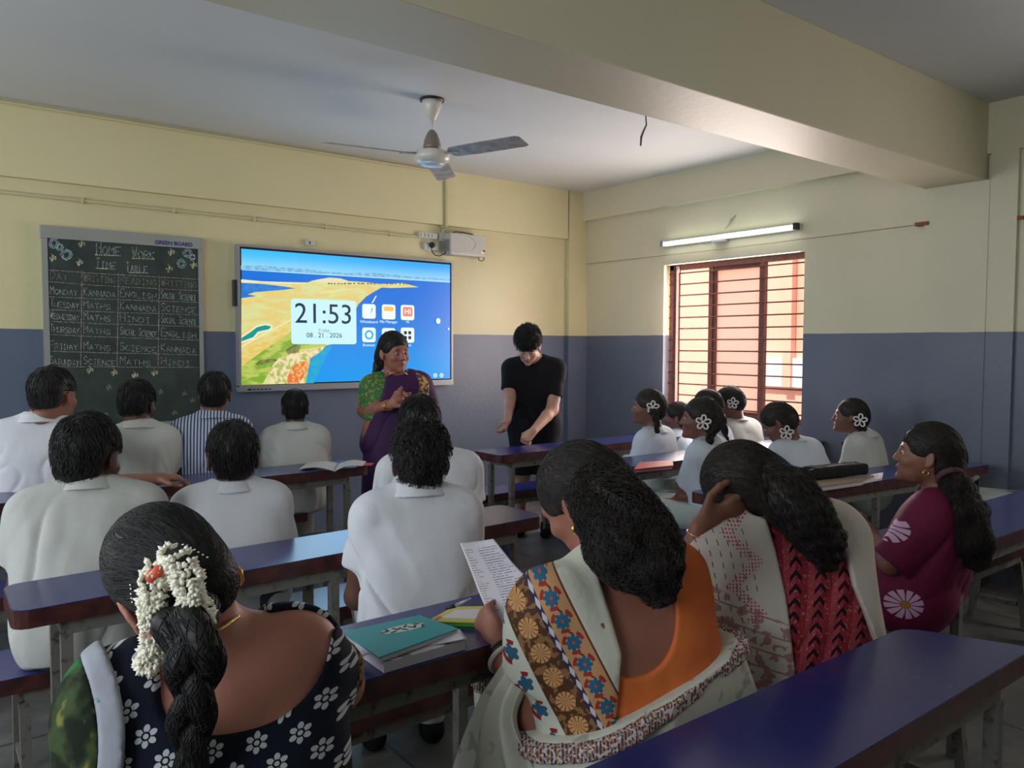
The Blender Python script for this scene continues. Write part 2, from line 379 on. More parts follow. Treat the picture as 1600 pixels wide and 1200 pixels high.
flat('boat_wake', [(878,535),(905,490),(913,488),(890,532)], em('wake', (.75,.9,1)))
mt = em('town', (.12,.12,.12))
for k in range(26):
    x = 610+k*20+random.uniform(-6, 6); x = x if x < 910 else x+60
    if x < 1140: flat('town', [(x,408+random.uniform(-2,3)),(x+random.uniform(5,13),408),(x+9,418),(x-1,417)], mt, .0105)
def rrect(cx, cz, w, h, r, Y, d=.0004, n=5):
    pts = []
    for (sx, sz, a0) in ((1,1,0),(-1,1,90),(-1,-1,180),(1,-1,270)):
        for k in range(n+1):
            a = math.radians(a0+90*k/n); pts.append((cx+sx*(w/2-r)+r*math.cos(a), Y, cz+sz*(h/2-r)+r*math.sin(a)))
    return pts
M_CARD = mat('screen card', (.60,.92,1.0), .3, emit=EM); M_INK = mat('screen ink', (.0,.03,.08), .3, emit=.6); M_WHT = mat('screen white', (.85,.97,1), .3, emit=EM)
def zz(x, y): return ZPt((x, y), SY)
q0 = zz(377, 650); q1 = zz(784, 655); ct = zz(580, 513); cb = zz(580, 791); YE = SY-.0085
MB().prism(rrect((q0.x+q1.x)/2, (ct.z+cb.z)/2, q1.x-q0.x, ct.z-cb.z, .02, YE), (0,.0006,0)).build('clock_card', M_CARD, disp)
q = zz(583, 608); text_mesh('21:53', .205, (q.x, YE-.0006, q.z), M_INK, disp, 'clock_digits')
q = zz(583, 706); text_mesh('Friday', .035, (q.x, YE-.0006, q.z), mat('screen grey ink', (.12,.3,.38), .3, emit=.8), disp, 'weekday')
q = zz(585, 737); text_mesh('08 . 21 . 2026', .05, (q.x, YE-.0006, q.z), M_INK, disp, 'date')
icons = [(863,586,'Whiteboard'),(986,590,'File Manager'),(1104,594,'Hi'),(863,733,'Browser'),(986,737,'Display'),(1104,735,'More')]
for i, (px, py, t) in enumerate(icons):
    c = zz(px, py); w = (zz(px+42, py)-zz(px-42, py)).x; hh = w*.98
    ic = MB().prism(rrect(c.x, c.z, w, hh, .018, YE), (0,.0006,0)).build('app_icon', M_WHT, disp)
    g = lambda mb, m, n='icon_mark': mb.build(n, m, ic)
    def rr(dx, dz, w_, h_, r_): return MB().prism(rrect(c.x+dx*w, c.z+dz*w, w_*w, h_*w, r_*w, YE-.0005), (0,.0004,0))
    if i == 0: g(MB().prism([(c.x+.12*w, YE-.0005, c.z-.22*w), (c.x+.3*w, YE-.0005, c.z+.25*w), (c.x+.2*w, YE-.0005, c.z+.2*w)], (0,.0004,0)), mat('screen blue', (.02,.22,.6), .3, emit=EM))
    if i == 1: g(rr(0, .2, .72, .3, .1), mat('screen orange', (1,.55,.12), .3, emit=EM))
    if i == 2:
        g(rr(0, .06, .7, .6, .1), mat('screen red', (.95,.22,.14), .3, emit=EM)); text_mesh('HI', .06, (c.x, YE-.0016, c.z+.006), M_WHT, disp, 'icon_letters', bold=.001)
    if i == 3:
        pts = [(c.x+.26*w*math.cos(a), c.z+.26*w*math.sin(a)) for a in np.linspace(0, 2*PI, 25)]
        g(MB().tube([(p[0], YE-.001, p[1]) for p in pts], .0075, 6), mat('screen cyan', (.02,.5,.75), .3, emit=EM))
    if i == 4: g(rr(0, .0, .66, .5, .06), mat('screen blue', (.02,.22,.6)))
    if i == 5:
        for dx in (-.16, .16):
            for dz in (-.16, .16): g(rr(dx, dz, .22, .22, .06), M_INK)
    cc = zz(px, 652 if i < 3 else 797); text_mesh(t, .03, (cc.x, YE, cc.z), M_WHT, disp, 'icon_label')
for px, py, r in ((1296,646,.02),(1361,696,.008)):
    c = zz(px, py); MB().prism(rrect(c.x, c.z, r*1.9, r*2.2, r*.8, YE), (0,.0006,0)).build('side_button', M_WHT, disp)
for px in (1277, 1316):
    c = zz(px, 986); MB().tube([(c.x+.015*math.cos(a), YE, c.z+.015*math.sin(a)) for a in np.linspace(0, 2*PI, 17)], .0032, 5).build('corner_button', M_WHT, disp)
    MB().box((c.x-.005, YE, c.z-.005), (c.x+.005, YE+.001, c.z+.005)).build('corner_button', M_WHT, disp)
light('display_glow', 'AREA', ((x0+x1)/2, SY-.03, (zt+zb)/2), ((x0+x1)/2, 2, 1.2), 7, (.35,.65,1), shape='RECTANGLE', size=1.6, size_y=.9)
# ---- green chalkboard
BYY = YF-.03
def PB(x, y): return PY(x, y, BYY)
tl, tr, bl, br = PB(66, 351), PB(319, 373), PB(70, 655), PB(316, 662)
bx0, bx1 = (tl.x+bl.x)/2, (tr.x+br.x)/2; bzt, bzb = (tl.z+tr.z)/2, br.z
board = empty('chalkboard', ((bx0+bx1)/2, YF, bzb), 'green chalkboard with a chalked home work time table hung left of the screen', 'chalkboard')
M_ALU = mat('aluminium frame', None, .4, .35, fn=lambda: mixc(nz(8, 4), lin(168, 172, 168), lin(150, 154, 150)))
M_GB = mat('green board surface', None, .65, fn=lambda: mixc(step(nz(5, 6, rough=.7), .3, .75), lin(34, 48, 44), lin(56, 70, 66)))
mb = MB(); hz = .075
mb.box((bx0-.006, BYY-.012, bzt-hz), (bx1+.008, YF, bzt), .003)
mb.build('header_rail', M_ALU, board)
mb = MB(); mb.box((bx0, BYY-.006, bzb), (bx0+.03, YF, bzt-hz)); mb.box((bx1-.026, BYY-.006, bzb), (bx1, YF, bzt-hz)); mb.box((bx0+.03, BYY-.012, bzb), (bx1-.026, YF, bzb+.03)); mb.build('frame', M_ALU, board)
MB().box((bx0+.03, BYY, bzb+.03), (bx1-.026, YF, bzt-hz)).build('writing_surface', M_GB, board)
q = PY(271, 381, BYY); text_mesh('GREEN BOARD', .034, (q.x, BYY-.0125, q.z), mat('purple print', lin(50, 40, 120), .6), board, 'board_print', bold=.0012)
F = {'A':[(0,0,2,6,4,0),(1,2,3,2)],'B':[(0,0,0,6,3,5,3,4,0,3,3,2,3,1,0,0)],'C':[(4,5,2,6,0,4,0,2,2,0,4,1)],'D':[(0,0,0,6,3,5,4,3,3,1,0,0)],'E':[(4,6,0,6,0,0,4,0),(0,3,3,3)],
 'F':[(4,6,0,6,0,0),(0,3,3,3)],'G':[(4,5,2,6,0,4,0,2,2,0,4,1,4,3,2.5,3)],'H':[(0,0,0,6),(4,0,4,6),(0,3,4,3)],'I':[(2,0,2,6),(.8,0,3.2,0),(.8,6,3.2,6)],'J':[(4,6,3,1,1,0,0,1)],'K':[(0,0,0,6),(4,6,0,3,4,0)],
 'L':[(0,6,0,0,4,0)],'M':[(0,0,0,6,2,3,4,6,4,0)],'N':[(0,0,0,6,4,0,4,6)],'O':[(2,0,0,2,0,4,2,6,4,4,4,2,2,0)],'P':[(0,0,0,6,3,6,4,4.5,3,3,0,3)],'R':[(0,0,0,6,3,6,4,4.5,3,3,0,3),(2,3,4,0)],
 'S':[(4,5,2,6,0,5,.5,3.5,3.5,2.5,4,1,2,0,0,1)],'T':[(2,0,2,6),(0,6,4,6)],'U':[(0,6,0,1,2,0,4,1,4,6)],'W':[(0,6,1,0,2,4,3,0,4,6)],'X':[(0,0,4,6),(0,6,4,0)],'Y':[(0,6,2,3,4,6),(2,3,2,0)],'Z':[(0,6,4,6,0,0,4,0)],'V':[(0,6,2,0,4,6)],' ':[]}
chalk = {}
def chalkmat(k, c):
    def fn(): return mixc(step(nz(160, 3), .35, .6), lin(46, 60, 56), c)
    return mat('chalk '+k, None, .9, fn=fn)
CH_W = chalkmat('white', lin(170, 180, 178)); CH_P = chalkmat('pink', lin(176, 150, 158)); CH_Y = chalkmat('yellow', lin(220, 216, 170)); CH_D = chalkmat('dull', lin(140, 146, 122)); CH_B = chalkmat('blue', lin(170, 196, 206))
_sk = [0]
def stroke(mb, pts, w):
    """flat chalk ribbon through world points on the board plane"""
    for a, b in zip(pts[:-1], pts[1:]):
        d = (b-a); 
        if d.length < 1e-5: continue
        d.normalize(); n = Vector((-d.z, 0, d.x))*w/2; a2 = a-d*w*.3; b2 = b+d*w*.3; _sk[0] += 1; oy = Vector((0, -.00006*(_sk[0] % 17), 0)); a2 = a2+oy; b2 = b2+oy
        mb.add([a2-n, b2-n, b2+n, a2+n], [(0,1,2,3)])
def chalk_text(t, x, y, w, h, m, name='chalk_writing', lw=.0042, big_first=True):
    """t written from pixel (x,y)=lower left to width w px, height h px"""
    mb = MB(); words = 0; n = len(t); adv = w/n
    for i, ch in enumerate(t):
        first = big_first and (i == 0 or t[i-1] == ' ')
        hh = h*(1.25 if first else .85)
        for st in F.get(ch, []):
            pts = []
            for k in range(0, len(st), 2):
                px = x+i*adv+(st[k]/4*.74+random.uniform(-.03,.03))*adv; py = y-(st[k+1]/6)*hh+random.uniform(-.3,.3)+(i*adv)*.075
                p = PY(px, py, BYY); p.y = BYY-.0008; pts.append(p)
            stroke(mb, pts, lw)
    mb.build(name, m, board)
def cline(pts, m, name='chalk_line', lw=.005, parent=board):
    mb = MB(); q = []
    for a, b in zip(pts[:-1], pts[1:]):
        for k in range(7): q.append((a[0]+(b[0]-a[0])*k/7, a[1]+(b[1]-a[1])*k/7))
    q.append(pts[-1]); w = []
    for x, y in q: p = PY(x, y+random.uniform(-.25,.25), BYY); p.y = BYY-.0008; w.append(p)
    stroke(mb, w, lw); mb.build(name, m, parent)
def zc(x, y): return (60+x/5.911, 345+y/5.911)
chalk_text('HOME', *zc(535, 310), 40, 16, CH_W); chalk_text('WORK', *zc(870, 340), 36, 13, CH_W)
chalk_text('TIME', *zc(530, 435), 33, 12, CH_W); chalk_text('TABLE', *zc(810, 470), 35, 12, CH_W)
for a, b in (((525,315),(755,322)),((862,346),(1068,354)),((528,438),(710,446)),((832,478),(1010,482))): cline([zc(*a), zc(*b)], CH_Y)
rows = [('DAY','WRITTING','READING','WRITTING'),('MONDAY','KANNADA','ENGLISH','SOCIAL SCIENCE'),('TUESDAY','MATHS','KANNADA','SCIENCE'),('WEDNESDAY','MATHS','HINDI','SOCIAL SCIENCE'),('THURSDAY','MATHS','SOCIAL SCIENCE','ENGLISH'),('FRIDAY','MATHS','SCIENCE','KANNADA'),('SATURDAY','SCIENCE','MATHS','HINDI')]
# pixel column starts and row baselines (left y, right y)
cx = [75.5, 128, 185, 249, 311]; base = [(437.5, 452), (461, 470), (481, 489.5), (499.5, 508), (520, 529), (546, 552), (570, 572)]
for r, row in enumerate(rows):
    for k, t in enumerate(row):
        f = (cx[k]-74)/237; y = base[r][0]*(1-f)+base[r][1]*f; wd = cx[k+1]-cx[k]-6
        wd = wd*min(1, .35+.1*len(t)) if len(t) < 7 else wd
        chalk_text(t, cx[k]+3, y-1.5, wd, 10 if r else 11, CH_D if r == 0 else CH_W, lw=.0034)
for r, (yl, yr) in enumerate([(419, 434)]+base):
    cline([(74, yl+2.5), (150, yl+2.5+(yr-yl)*.4), (311, yr+2.5)], CH_P, lw=.004)
for k in (1, 2, 3):
    f = (cx[k]-74)/237; cline([(cx[k], 420+15*f), (cx[k]-2, 572)], CH_P, lw=.0048)
def swirl(x, y, r, m, n=3):
    for k in range(n):
        pts = [(x+(r*(1-.22*k)+random.uniform(-1,1))*math.cos(a), y+(r*(1-.22*k)+random.uniform(-.8,.8))*math.sin(a)) for a in np.linspace(0, 2*PI, 9)]
        cline(pts, m, 'chalk_flower', .004)
for x, y, r in ((84,380,8),(104,398,9),(93,386,6),(293,396,7),(283,412,7),(300,402,5)): swirl(x, y, r, CH_B)
def moth(x, y, m=CH_Y, s=1.0):
    cline([(x-1*s, y+5*s), (x+1*s, y-4*s)], m, 'chalk_butterfly', .009); cline([(x, y), (x+5*s, y-2*s), (x+5*s, y+2*s), (x, y+1)], m, 'chalk_butterfly', .0045); cline([(x, y), (x-4*s, y-1*s), (x-3*s, y+3*s)], m, 'chalk_butterfly', .0045); cline([(x+1*s, y-4*s), (x-2*s, y-7*s)], m, 'chalk_butterfly', .002)
for x, y in ((127,381),(82,403),(124,410),(267,394),(264,420),(302,414),(210,586),(241,582),(140,578),(178,582)): moth(x, y)
for x, y in ((170,605),(250,612),(288,615),(190,628),(225,640),(165,648),(300,625),(272,645),(205,612)): moth(x, y, CH_D, .8)
# ---- conduits, switch boxes, power unit on the front wall
M_PVC = mat('painted plastic pipe', lin(196, 188, 150), .45); M_SW = mat('white switch plastic', lin(196, 196, 190), .4); M_DK = mat('black rubber', (.012,.012,.015), .5)
yb_ = YF-.012
def clips(mb, a, b, n):
    for k in range(n):
        p = a.lerp(b, (k+.5)/n); mb.box((p.x-.006, p.y-.016, p.z-.018), (p.x+.006, YF, p.z+.018))
a = PY(0, 298, yb_); b = PY(655, 370, yb_); a.x -= .9; a.z += .0
mb = MB().tube([a, b], .011, 10); clips(mb, a, b, 7)
tag(mb.build('wall_conduit', M_PVC), 'horizontal cable pipe on the front wall ending at the switch boxes', 'pipe')
a = PY(0, 160, YF-.06); b = PY(655, 262, YF-.06); a.x -= .9; z = ZC-.022
tag(MB().tube([(a.x, YF-.062, z), (b.x+.2, YF-.062, z)], .010, 10).build('ceiling_conduit', M_PVC), 'cable pipe running along the top edge of the front wall', 'pipe')
xv = PY(697, 300, YF-.06).x
tag(MB().tube([(xv, YF-.062, ZC-.02), (xv, YF-.062, ZB-.01), (xv, YF-.015, ZB-.02), (xv, YF-.015, PY(697,366,YF).z)], .012, 10).build('vertical_conduit', M_PVC), 'vertical cable pipe above the white switch boxes', 'pipe')
def wbox(name, px0, py0, px1, py1, dep, m, label, cat, bev=.004):
    a = PY(px0, py0, YF-dep); b = PY(px1, py1, YF-dep); c = ((a.x+b.x)/2, YF, min(a.z, b.z))
    o = empty(name, c, label, cat); MB().box((a.x, YF-dep, b.z), (b.x, YF, a.z), bev).build('housing', m, o); return o, a, b
o, a, b = wbox('switch_board', 655, 362, 684, 374, .035, M_SW, 'wide white switch box at the end of the wall pipe', 'switch')
for k in range(4): MB().box((a.x+.02+k*.033, YF-.043, (a.z+b.z)/2-.014), (a.x+.04+k*.033, YF-.034, (a.z+b.z)/2+.014), .002).build('rocker', M_SW, o)
o, a, b = wbox('socket_box', 687, 363, 703, 378, .035, M_SW, 'small square white socket box beside the wide switch box', 'socket')
MB().box(((a.x+b.x)/2-.02, YF-.042, (a.z+b.z)/2-.012), ((a.x+b.x)/2+.02, YF-.034, (a.z+b.z)/2+.012), .002).build('rocker', M_SW, o)
o, a, b = wbox('power_socket', 664, 378, 686, 392, .03, M_SW, 'white wall socket holding a black plug above the screen', 'socket')
for dx in (-.03, .03): MB().lathe([(.004, 0), (.004, .002)], ((a.x+b.x)/2+dx, YF-.031, (a.z+b.z)/2+.02), 8, (0,-1,0)).build('screw', M_ALU, o)
p = PY(674, 383, YF-.03)
pl = empty('power_plug', tuple(p), 'black three pin plug with a looping cord in the socket above the screen', 'plug')
MB().lathe([(.020, 0), (.024, .012), (.018, .03), (.006, .036)], (p.x, YF-.03, p.z), 16, (0,-1,0)).build('plug_body', M_DK, pl, True)
cp = [PY(x, y, YF-.05) for x, y in ((674,386),(675,393),(680,399),(687,400),(694,397),(700,388),(702,375),(704,365),(712,362),(724,363),(740,367))]
MB().tube(cp, .004, 8).build('cord', M_DK, pl, True)
o, a, b = wbox('power_unit', 704, 363, 759, 402, .12, mat('light grey plastic case', lin(182, 182, 178), .4), 'light grey boxed power unit mounted right above the screen corner', 'power unit', .012)
cx_, cz_ = (a.x+b.x)/2, (a.z+b.z)/2
MB().tube([(a.x+.03, YF-.121, a.z-.02), (cx_, YF-.122, a.z-.018), (cx_+.06, YF-.122, cz_+.04), (cx_+.07, YF-.122, cz_), (cx_+.04, YF-.122, b.z+.05), (cx_-.05, YF-.122, b.z+.03), (a.x+.04, YF-.122, b.z+.03)], .002, 6).build('panel_ridge', M_SW, o)
MB().box((a.x-.008, YF-.10, b.z+.03), (a.x+.004, YF-.03, a.z-.05), .003).build('side_vent', M_BEZ, o)
MB().box((b.x-.045, YF-.124, b.z+.028), (b.x-.03, YF-.119, b.z+.042)).build('indicator_lamp', mat('amber lamp', (1,.35,.12), .4, emit=1.2), o)
MB().box((b.x-.03, YF-.124, b.z+.045), (b.x-.008, YF-.119, b.z+.055)).build('rating_mark', M_DK, o)
MB().tube([PY(x, y, YF-.06) for x, y in ((748,402),(748,406),(752,408),(756,406),(756,401))], .004, 8).build('cord', M_DK, o, True)
p = PY(483, 380, YF); o = empty('small_bracket', tuple(p), 'small pale wall bracket poking above the top of the screen', 'bracket')
MB().box((p.x-.03, YF-.03, p.z-.02), (p.x+.03, YF, p.z+.015), .003).build('bracket_body', M_SW, o); MB().box((p.x-.01, YF-.035, p.z-.01), (p.x-.004, YF-.03, p.z+.01)).build('slot', M_DK, o)
# ---- ceiling fan
fx = PZ(675, 155, ZC); fan = empty('ceiling_fan', tuple(fx), 'white ceiling fan with three grey blades hanging before the big beam', 'fan')
dfan = (fx-O0).dot(_f); PF = lambda x, y: PD(x, y, dfan)
M_FW = mat('fan white enamel', lin(214, 210, 200), .3); M_FG = mat('fan bronze grey', lin(136, 124, 112), .4, .2)
zf = lambda y: PF(675, y).z-PF(675, 155).z+ZC; k_ = dfan/FL
MB().lathe([(.0, ZC-.001), (19*k_, ZC-.001), (19*k_, ZC-.012), (.0, ZC-.012)], (fx.x, fx.y, 0), 24).build('ceiling_rose', M_DK, fan, True)
MB().lathe([(0, zf(157)), (16*k_, zf(157)), (15*k_, zf(166)), (11*k_, zf(176)), (6*k_, zf(186)), (4*k_, zf(188)), (0, zf(188))], (fx.x, fx.y, 0), 24).build('canopy', M_FW, fan, True)
MB().lathe([(2.3*k_, zf(206)), (2.3*k_, zf(186))], (fx.x, fx.y, 0), 12).build('down_rod', M_FW, fan, True)
MB().lathe([(0, zf(203)), (4*k_, zf(203)), (8*k_, zf(208)), (12*k_, zf(218)), (14*k_, zf(228)), (14*k_, zf(231)), (10*k_, zf(233)), (0, zf(233))], (fx.x, fx.y, 0), 24).build('motor_cup', M_FG, fan, True)
MB().lathe([(0, zf(233)), (18*k_, zf(234)), (27*k_, zf(238)), (28*k_, zf(244)), (27*k_, zf(250)), (21*k_, zf(254)), (0, zf(256))], (fx.x, fx.y, 0), 36).build('motor_housing', M_FW, fan, True)
MB().lathe([(0, zf(254)), (19*k_, zf(253.5)), (17*k_, zf(258)), (8*k_, zf(260)), (0, zf(260))], (fx.x, fx.y, 0), 28).build('bottom_cap', mat('fan pale blue cap', lin(190, 205, 220), .3), fan, True)
tip = PZ(838, 214, zf(240)); a0 = math.atan2(tip.y-fx.y, tip.x-fx.x); Lb = math.hypot(tip.y-fx.y, tip.x-fx.x); Lb = min(Lb, .62)
M_BLD = mat('dusty fan blade', None, .5, fn=lambda: mixc(step(nz(18, 5), .4, .7), lin(150, 146, 142), lin(120, 112, 106)))
for k in range(3):
    a = a0+k*2*PI/3; d = Vector((math.cos(a), math.sin(a), 0)); n = Vector((-d.y, d.x, 0)); c = Vector((fx.x, fx.y, zf(240)))
    bv = []
    for t, w0, w1 in ((.13,-.03,.035),(.16,-.055,.05),(.30,-.06,.058),(Lb-.02,-.06,.06),(Lb,-.045,.05)):
        for w in (w0, w1): 
            q = c+d*t+n*w; q.z += -w*.22-.01; bv.append(q)
    f = [(2*i, 2*i+1, 2*i+3, 2*i+2) for i in range(4)]; m_ = len(bv)
    bv2 = bv+[q+Vector((0,0,.004)) for q in bv]
    f += [tuple(m_+i for i in q[::-1]) for q in f[:4]]+[(0,1,m_+1,m_)[::-1], (m_-2,m_-1,2*m_-1,2*m_-2)]+[(2*i,2*i+2,m_+2*i+2,m_+2*i) for i in range(4)]+[(2*i+1,m_+2*i+1,m_+2*i+3,2*i+3) for i in range(4)]
    bl_ = obj('blade', bv2, f, M_BLD, fan)
    MB().bar(c+d*.07-Vector((0,0,.003)), c+d*.19-Vector((0,0,.012)), .03, .006).build('blade_bracket', M_FG, bl_)
# ---- right wall: tube light, string, wire stubs
M_TUBE = mat('lit fluorescent tube', (.92,1.0,.96), .3, emit=6)
xt = XR-.06; a = PX(1034, 380, xt); b = PX(1247, 356, xt); 
tb = empty('tube_light', tuple((a+b)/2), 'lit fluorescent tube light fixed on the wall above the window', 'lamp'); zt_ = (a.z+b.z)/2
MB().box((XR-.04, b.y, zt_-.018), (XR-.0, a.y, zt_+.022), .003).build('batten', M_SW, tb)
MB().tube([(xt, b.y+.03, zt_), (xt, a.y-.03, zt_)], .013, 14).build('tube', M_TUBE, tb, True)
for y, w in ((a.y, -.03), (b.y, .03)): MB().box((XR-.082, min(y, y+w), zt_-.022), (XR-.035, max(y, y+w), zt_+.026), .004).build('end_cap', M_DK if w > 0 else M_BEZ, tb)
MB().box((XR-.05, (a.y+b.y)/2+.0, zt_-.035), (XR-.0, (a.y+b.y)/2+.13, zt_-.012)).build('starter', M_BEZ, tb)
M_JUTE = mat('brown string', lin(150, 118, 84), .8)
a = PX(912, 413, XR-.02); a.y = min(a.y, YF-.06); b = PX(1443, 350, XR-.04)
o = empty('string', tuple(b), 'thin brown string stretched along the right wall above the window', 'string')
MB().tube([a, a.lerp(b,.5)-Vector((0,0,.01)), b], .0022, 6).build('cord', M_JUTE, o)
MB().box((XR-.05, b.y-.03, b.z-.008), (XR, b.y+.05, b.z+.014), .003).build('hook_plate', mat('rusty bracket', lin(140, 84, 52), .8), o)
p = PX(1592, 341, XR-.03); tag(MB().bar((XR-.035, p.y-.03, p.z), (XR, p.y+.06, p.z+.012), .02).build('wall_hook', mat('rusty bracket', lin(140, 84, 52), .8)), 'rusty hook on the wall at the far right edge', 'hook')
tag(MB().tube([PX(1150,336,XR-.03), PX(1143,344,XR-.03), PX(1140,350,XR-.03), PX(1133,358,XR-.03)], [.004,.012,.008,.003], 8).build('cut_wire', mat('grey tape', lin(150, 146, 130), .7)), 'taped wire stub sticking out above the tube light', 'wire')
p = PZ(1008, 172, ZC); dd = (p-O0).dot(_f)
tag(MB().tube([PD(x, y, dd) for x, y in ((1008,170),(1009,182),(1010,195),(1005,206),(1002,214),(1001,228))], [.004,.004,.005,.006,.007,.005], 8).build('hanging_wire', mat('taped dark wire', (.10,.09,.08), .6)), 'dark taped wire hanging from the ceiling right of the fan', 'wire')
# ================================================================= DESKS AND BENCHES
def top_fn():
    x, y, z = coords('Object')
    c = mixc(step(nz(4, 5, rough=.6), .3, .7), lin(38, 42, 100), lin(47, 52, 114))
    sc = step(nz(30, 4), .70, .76)*.10
    return mixc(sc, c, lin(120, 125, 170))
M_TOP = mat('blue desk laminate', None, .22, fn=top_fn, spec=.6)
M_EDGE = mat('maroon brown wood edge', None, .35, fn=lambda: mixc(step(nz(22, 4), .35, .7), lin(62, 32, 34), lin(88, 48, 44)), spec=.5)
M_STEEL = mat('worn grey steel frame', None, .55, fn=lambda: mixc(step(nz(26, 6, rough=.7), .5, .68), lin(112, 110, 104), lin(70, 62, 54)), spec=.3)
def furn(kind, quad, z, label, legs=None, th=.048, group=None):
    """quad: near-left, near-right, far-right, far-left xy of the top"""
    Q = [Vector((p[0], p[1], 0)) for p in quad]; c = sum(Q, Vector())/4
    root = empty(kind, (c.x, c.y, 0), label, 'desk' if 'desk' in kind else 'bench', 'long blue classroom '+('desks' if 'desk' in kind else 'benches'))
    # rounded corner outline
    out = []
    for i in range(4):
        p = Q[i]; a = (Q[i-1]-p).normalized(); b = (Q[(i+1) % 4]-p).normalized(); r = .035
        for t in (0, .33, .67, 1): q = p+a*r*(1-t)**1.6+b*r*t**1.6; out.append(q)
    MB().prism([q+Vector((0,0,z-th)) for q in out], (0,0,th-.0025)).build('edge_board', M_EDGE, root)
    inn = [c+(q-c)*.998 for q in out]
    MB().prism([q+Vector((0,0,z-.003)) for q in inn], (0,0,.003)).build('laminate_top', M_TOP, root)
    L = lambda u, v: Q[0].lerp(Q[1], u).lerp(Q[3].lerp(Q[2], u), v)
    wd = (Q[1]-Q[0]).length; ins = .12/wd; mb = MB(); rz = z-th-.02
    for v in (.12, .88): mb.bar(L(ins, v)+Vector((0,0,rz)), L(1-ins, v)+Vector((0,0,rz)), .025, .04)
    for u in (ins, 1-ins): mb.bar(L(u,.12)+Vector((0,0,rz)), L(u,.88)+Vector((0,0,rz)), .025, .035)
    mb.build('frame', M_STEEL, root)
    us = legs or ([ins, 1-ins] if wd < 1.6 else [ins, .5, 1-ins])
    spl = .0 if 'desk' in kind else .04
    for u in us:
        for v, sg in ((.12,-1),(.88,1)):
            a = L(u, v); d = (Q[3]-Q[0]).normalized()*spl*sg
            MB().bar(a+Vector((0,0,rz-.02)), a+d, .028).build('leg', M_STEEL, root)
        MB().bar(L(u,.12)+Vector((0,0,.12)), L(u,.88)+Vector((0,0,.12)), .02).build('stretcher', M_STEEL, root)
    return root
DZ, BZ = .72, .42
def rect(x0, x1, y0, y1): return [(x0,y0),(x1,y0),(x1,y1),(x0,y1)]
gA = PZ(578, 728, DZ); gB = PZ(850, 806, DZ)
furn('school_desk', rect(-.55, gA.x, gA.y, gA.y+.29), DZ, 'long blue-topped desk of the front left row under the open newspapers')
furn('school_desk', [PZ(18,958,DZ).xy, (gB.x, gB.y), (gB.x, gB.y+.27), (PZ(18,958,DZ).x, PZ(18,958,DZ).y+.27)], DZ, 'long blue-topped desk right behind the two middle row boys on the left')
gC = PZ(770, 1006, DZ); furn('school_desk', rect(.30, 1.20, gC.y, gC.y+.30), DZ, 'blue-topped desk carrying the teal notebook and papers')
D1, D4, D3 = PZ(1410,980,DZ), PZ(1310,1200,DZ), PZ(1600,1022,DZ)
furn('school_desk', [(.3, D3.y), (D3.x+.06, D3.y), (D1.x, D1.y), (.3, D1.y)], DZ, 'empty glossy blue desk nearest the camera at the bottom right')
e0 = PZ(1468, 872, DZ); furn('school_desk', rect(e0.x+.10, e0.x+1.7, e0.y, e0.y+.30), DZ, 'blue desk behind the woman in magenta at the right edge')
r1 = PZ(780, 712, DZ); furn('school_desk', rect(r1.x, r1.x+1.75, r1.y, r1.y+.28), DZ, 'front row desk whose end stands before the man in black')
r2 = PZ(990, 729, DZ); furn('school_desk', rect(r2.x-.25, r2.x+1.9, r2.y, r2.y+.28), DZ, 'desk with the red book, second row of the girls side')
r3a = PZ(1250, 772, DZ); r3b = PZ(1515, 733, DZ); furn('school_desk', [(2.75, r3a.y+.06), (4.75, r3b.y), (4.75, r3b.y+.28), (2.75, r3a.y+.34)], DZ, 'desk carrying the black pencil case in front of the woman in magenta')
# benches
furn('school_bench', rect(-.55, 1.75, 4.18, 4.42), BZ, 'front left bench under the four boys nearest the board')
bc = PZ(513, 829, BZ); furn('school_bench', rect(-.4, bc.x, bc.y-.26, bc.y), BZ, 'empty blue bench close behind the front left desk')
furn('school_bench', rect(.10, 1.95, 2.60, 2.86), BZ, 'bench under the three middle boys of the left side')
bn = PZ(640, 1092, BZ); furn('school_bench', rect(.38, 1.62, bn.y, bn.y+.26), BZ, 'blue bench under the boy in front of the teal notebook')
furn('school_bench', rect(.12, 2.46, .93, 1.17), BZ, 'bench under the row of women nearest the camera')
b1 = PZ(742, 783, BZ); furn('school_bench', rect(b1.x, b1.x+1.7, b1.y+.10, b1.y+.34), BZ, 'blue bench standing beside the legs of the man in black')
furn('school_bench', rect(2.7, 4.7, 2.45, 2.70), BZ, 'bench under the back row of schoolgirls')
furn('school_bench', rect(3.05, 4.7, 3.28, 3.52), BZ, 'bench under the schoolgirls nearest the window')
# ================================================================= BODY MODELLING ENGINE (signed distance fields -> one continuous mesh)
QUICK = 1.0
f32 = np.float32
def A(v): return np.array([v[0], v[1], v[2]], f32)
def rc(P, a, b, ra, rb):
    a = A(a); ba = A(b)-a; l2 = float(ba @ ba)+1e-9; q = P-a
    h = np.clip((q @ ba)/l2, 0, 1); d = q-h[:, None]*ba
    return np.sqrt(np.einsum('ij,ij->i', d, d))-(ra+(rb-ra)*h)
def ell(P, c, r, M=None):
    q = P-A(c)
    if M is not None: q = q @ M
    r = A(r); k0 = np.sqrt((((q/r)**2)).sum(1))+1e-6; k1 = np.sqrt(((q/(r*r))**2).sum(1))+1e-6
    return k0*(k0-1)/k1
def smn(a, b, k):
    h = np.maximum(k-np.abs(a-b), 0)/k; return np.minimum(a, b)-h*h*k*.25
def smx(a, b, k): return -smn(-a, -b, k)
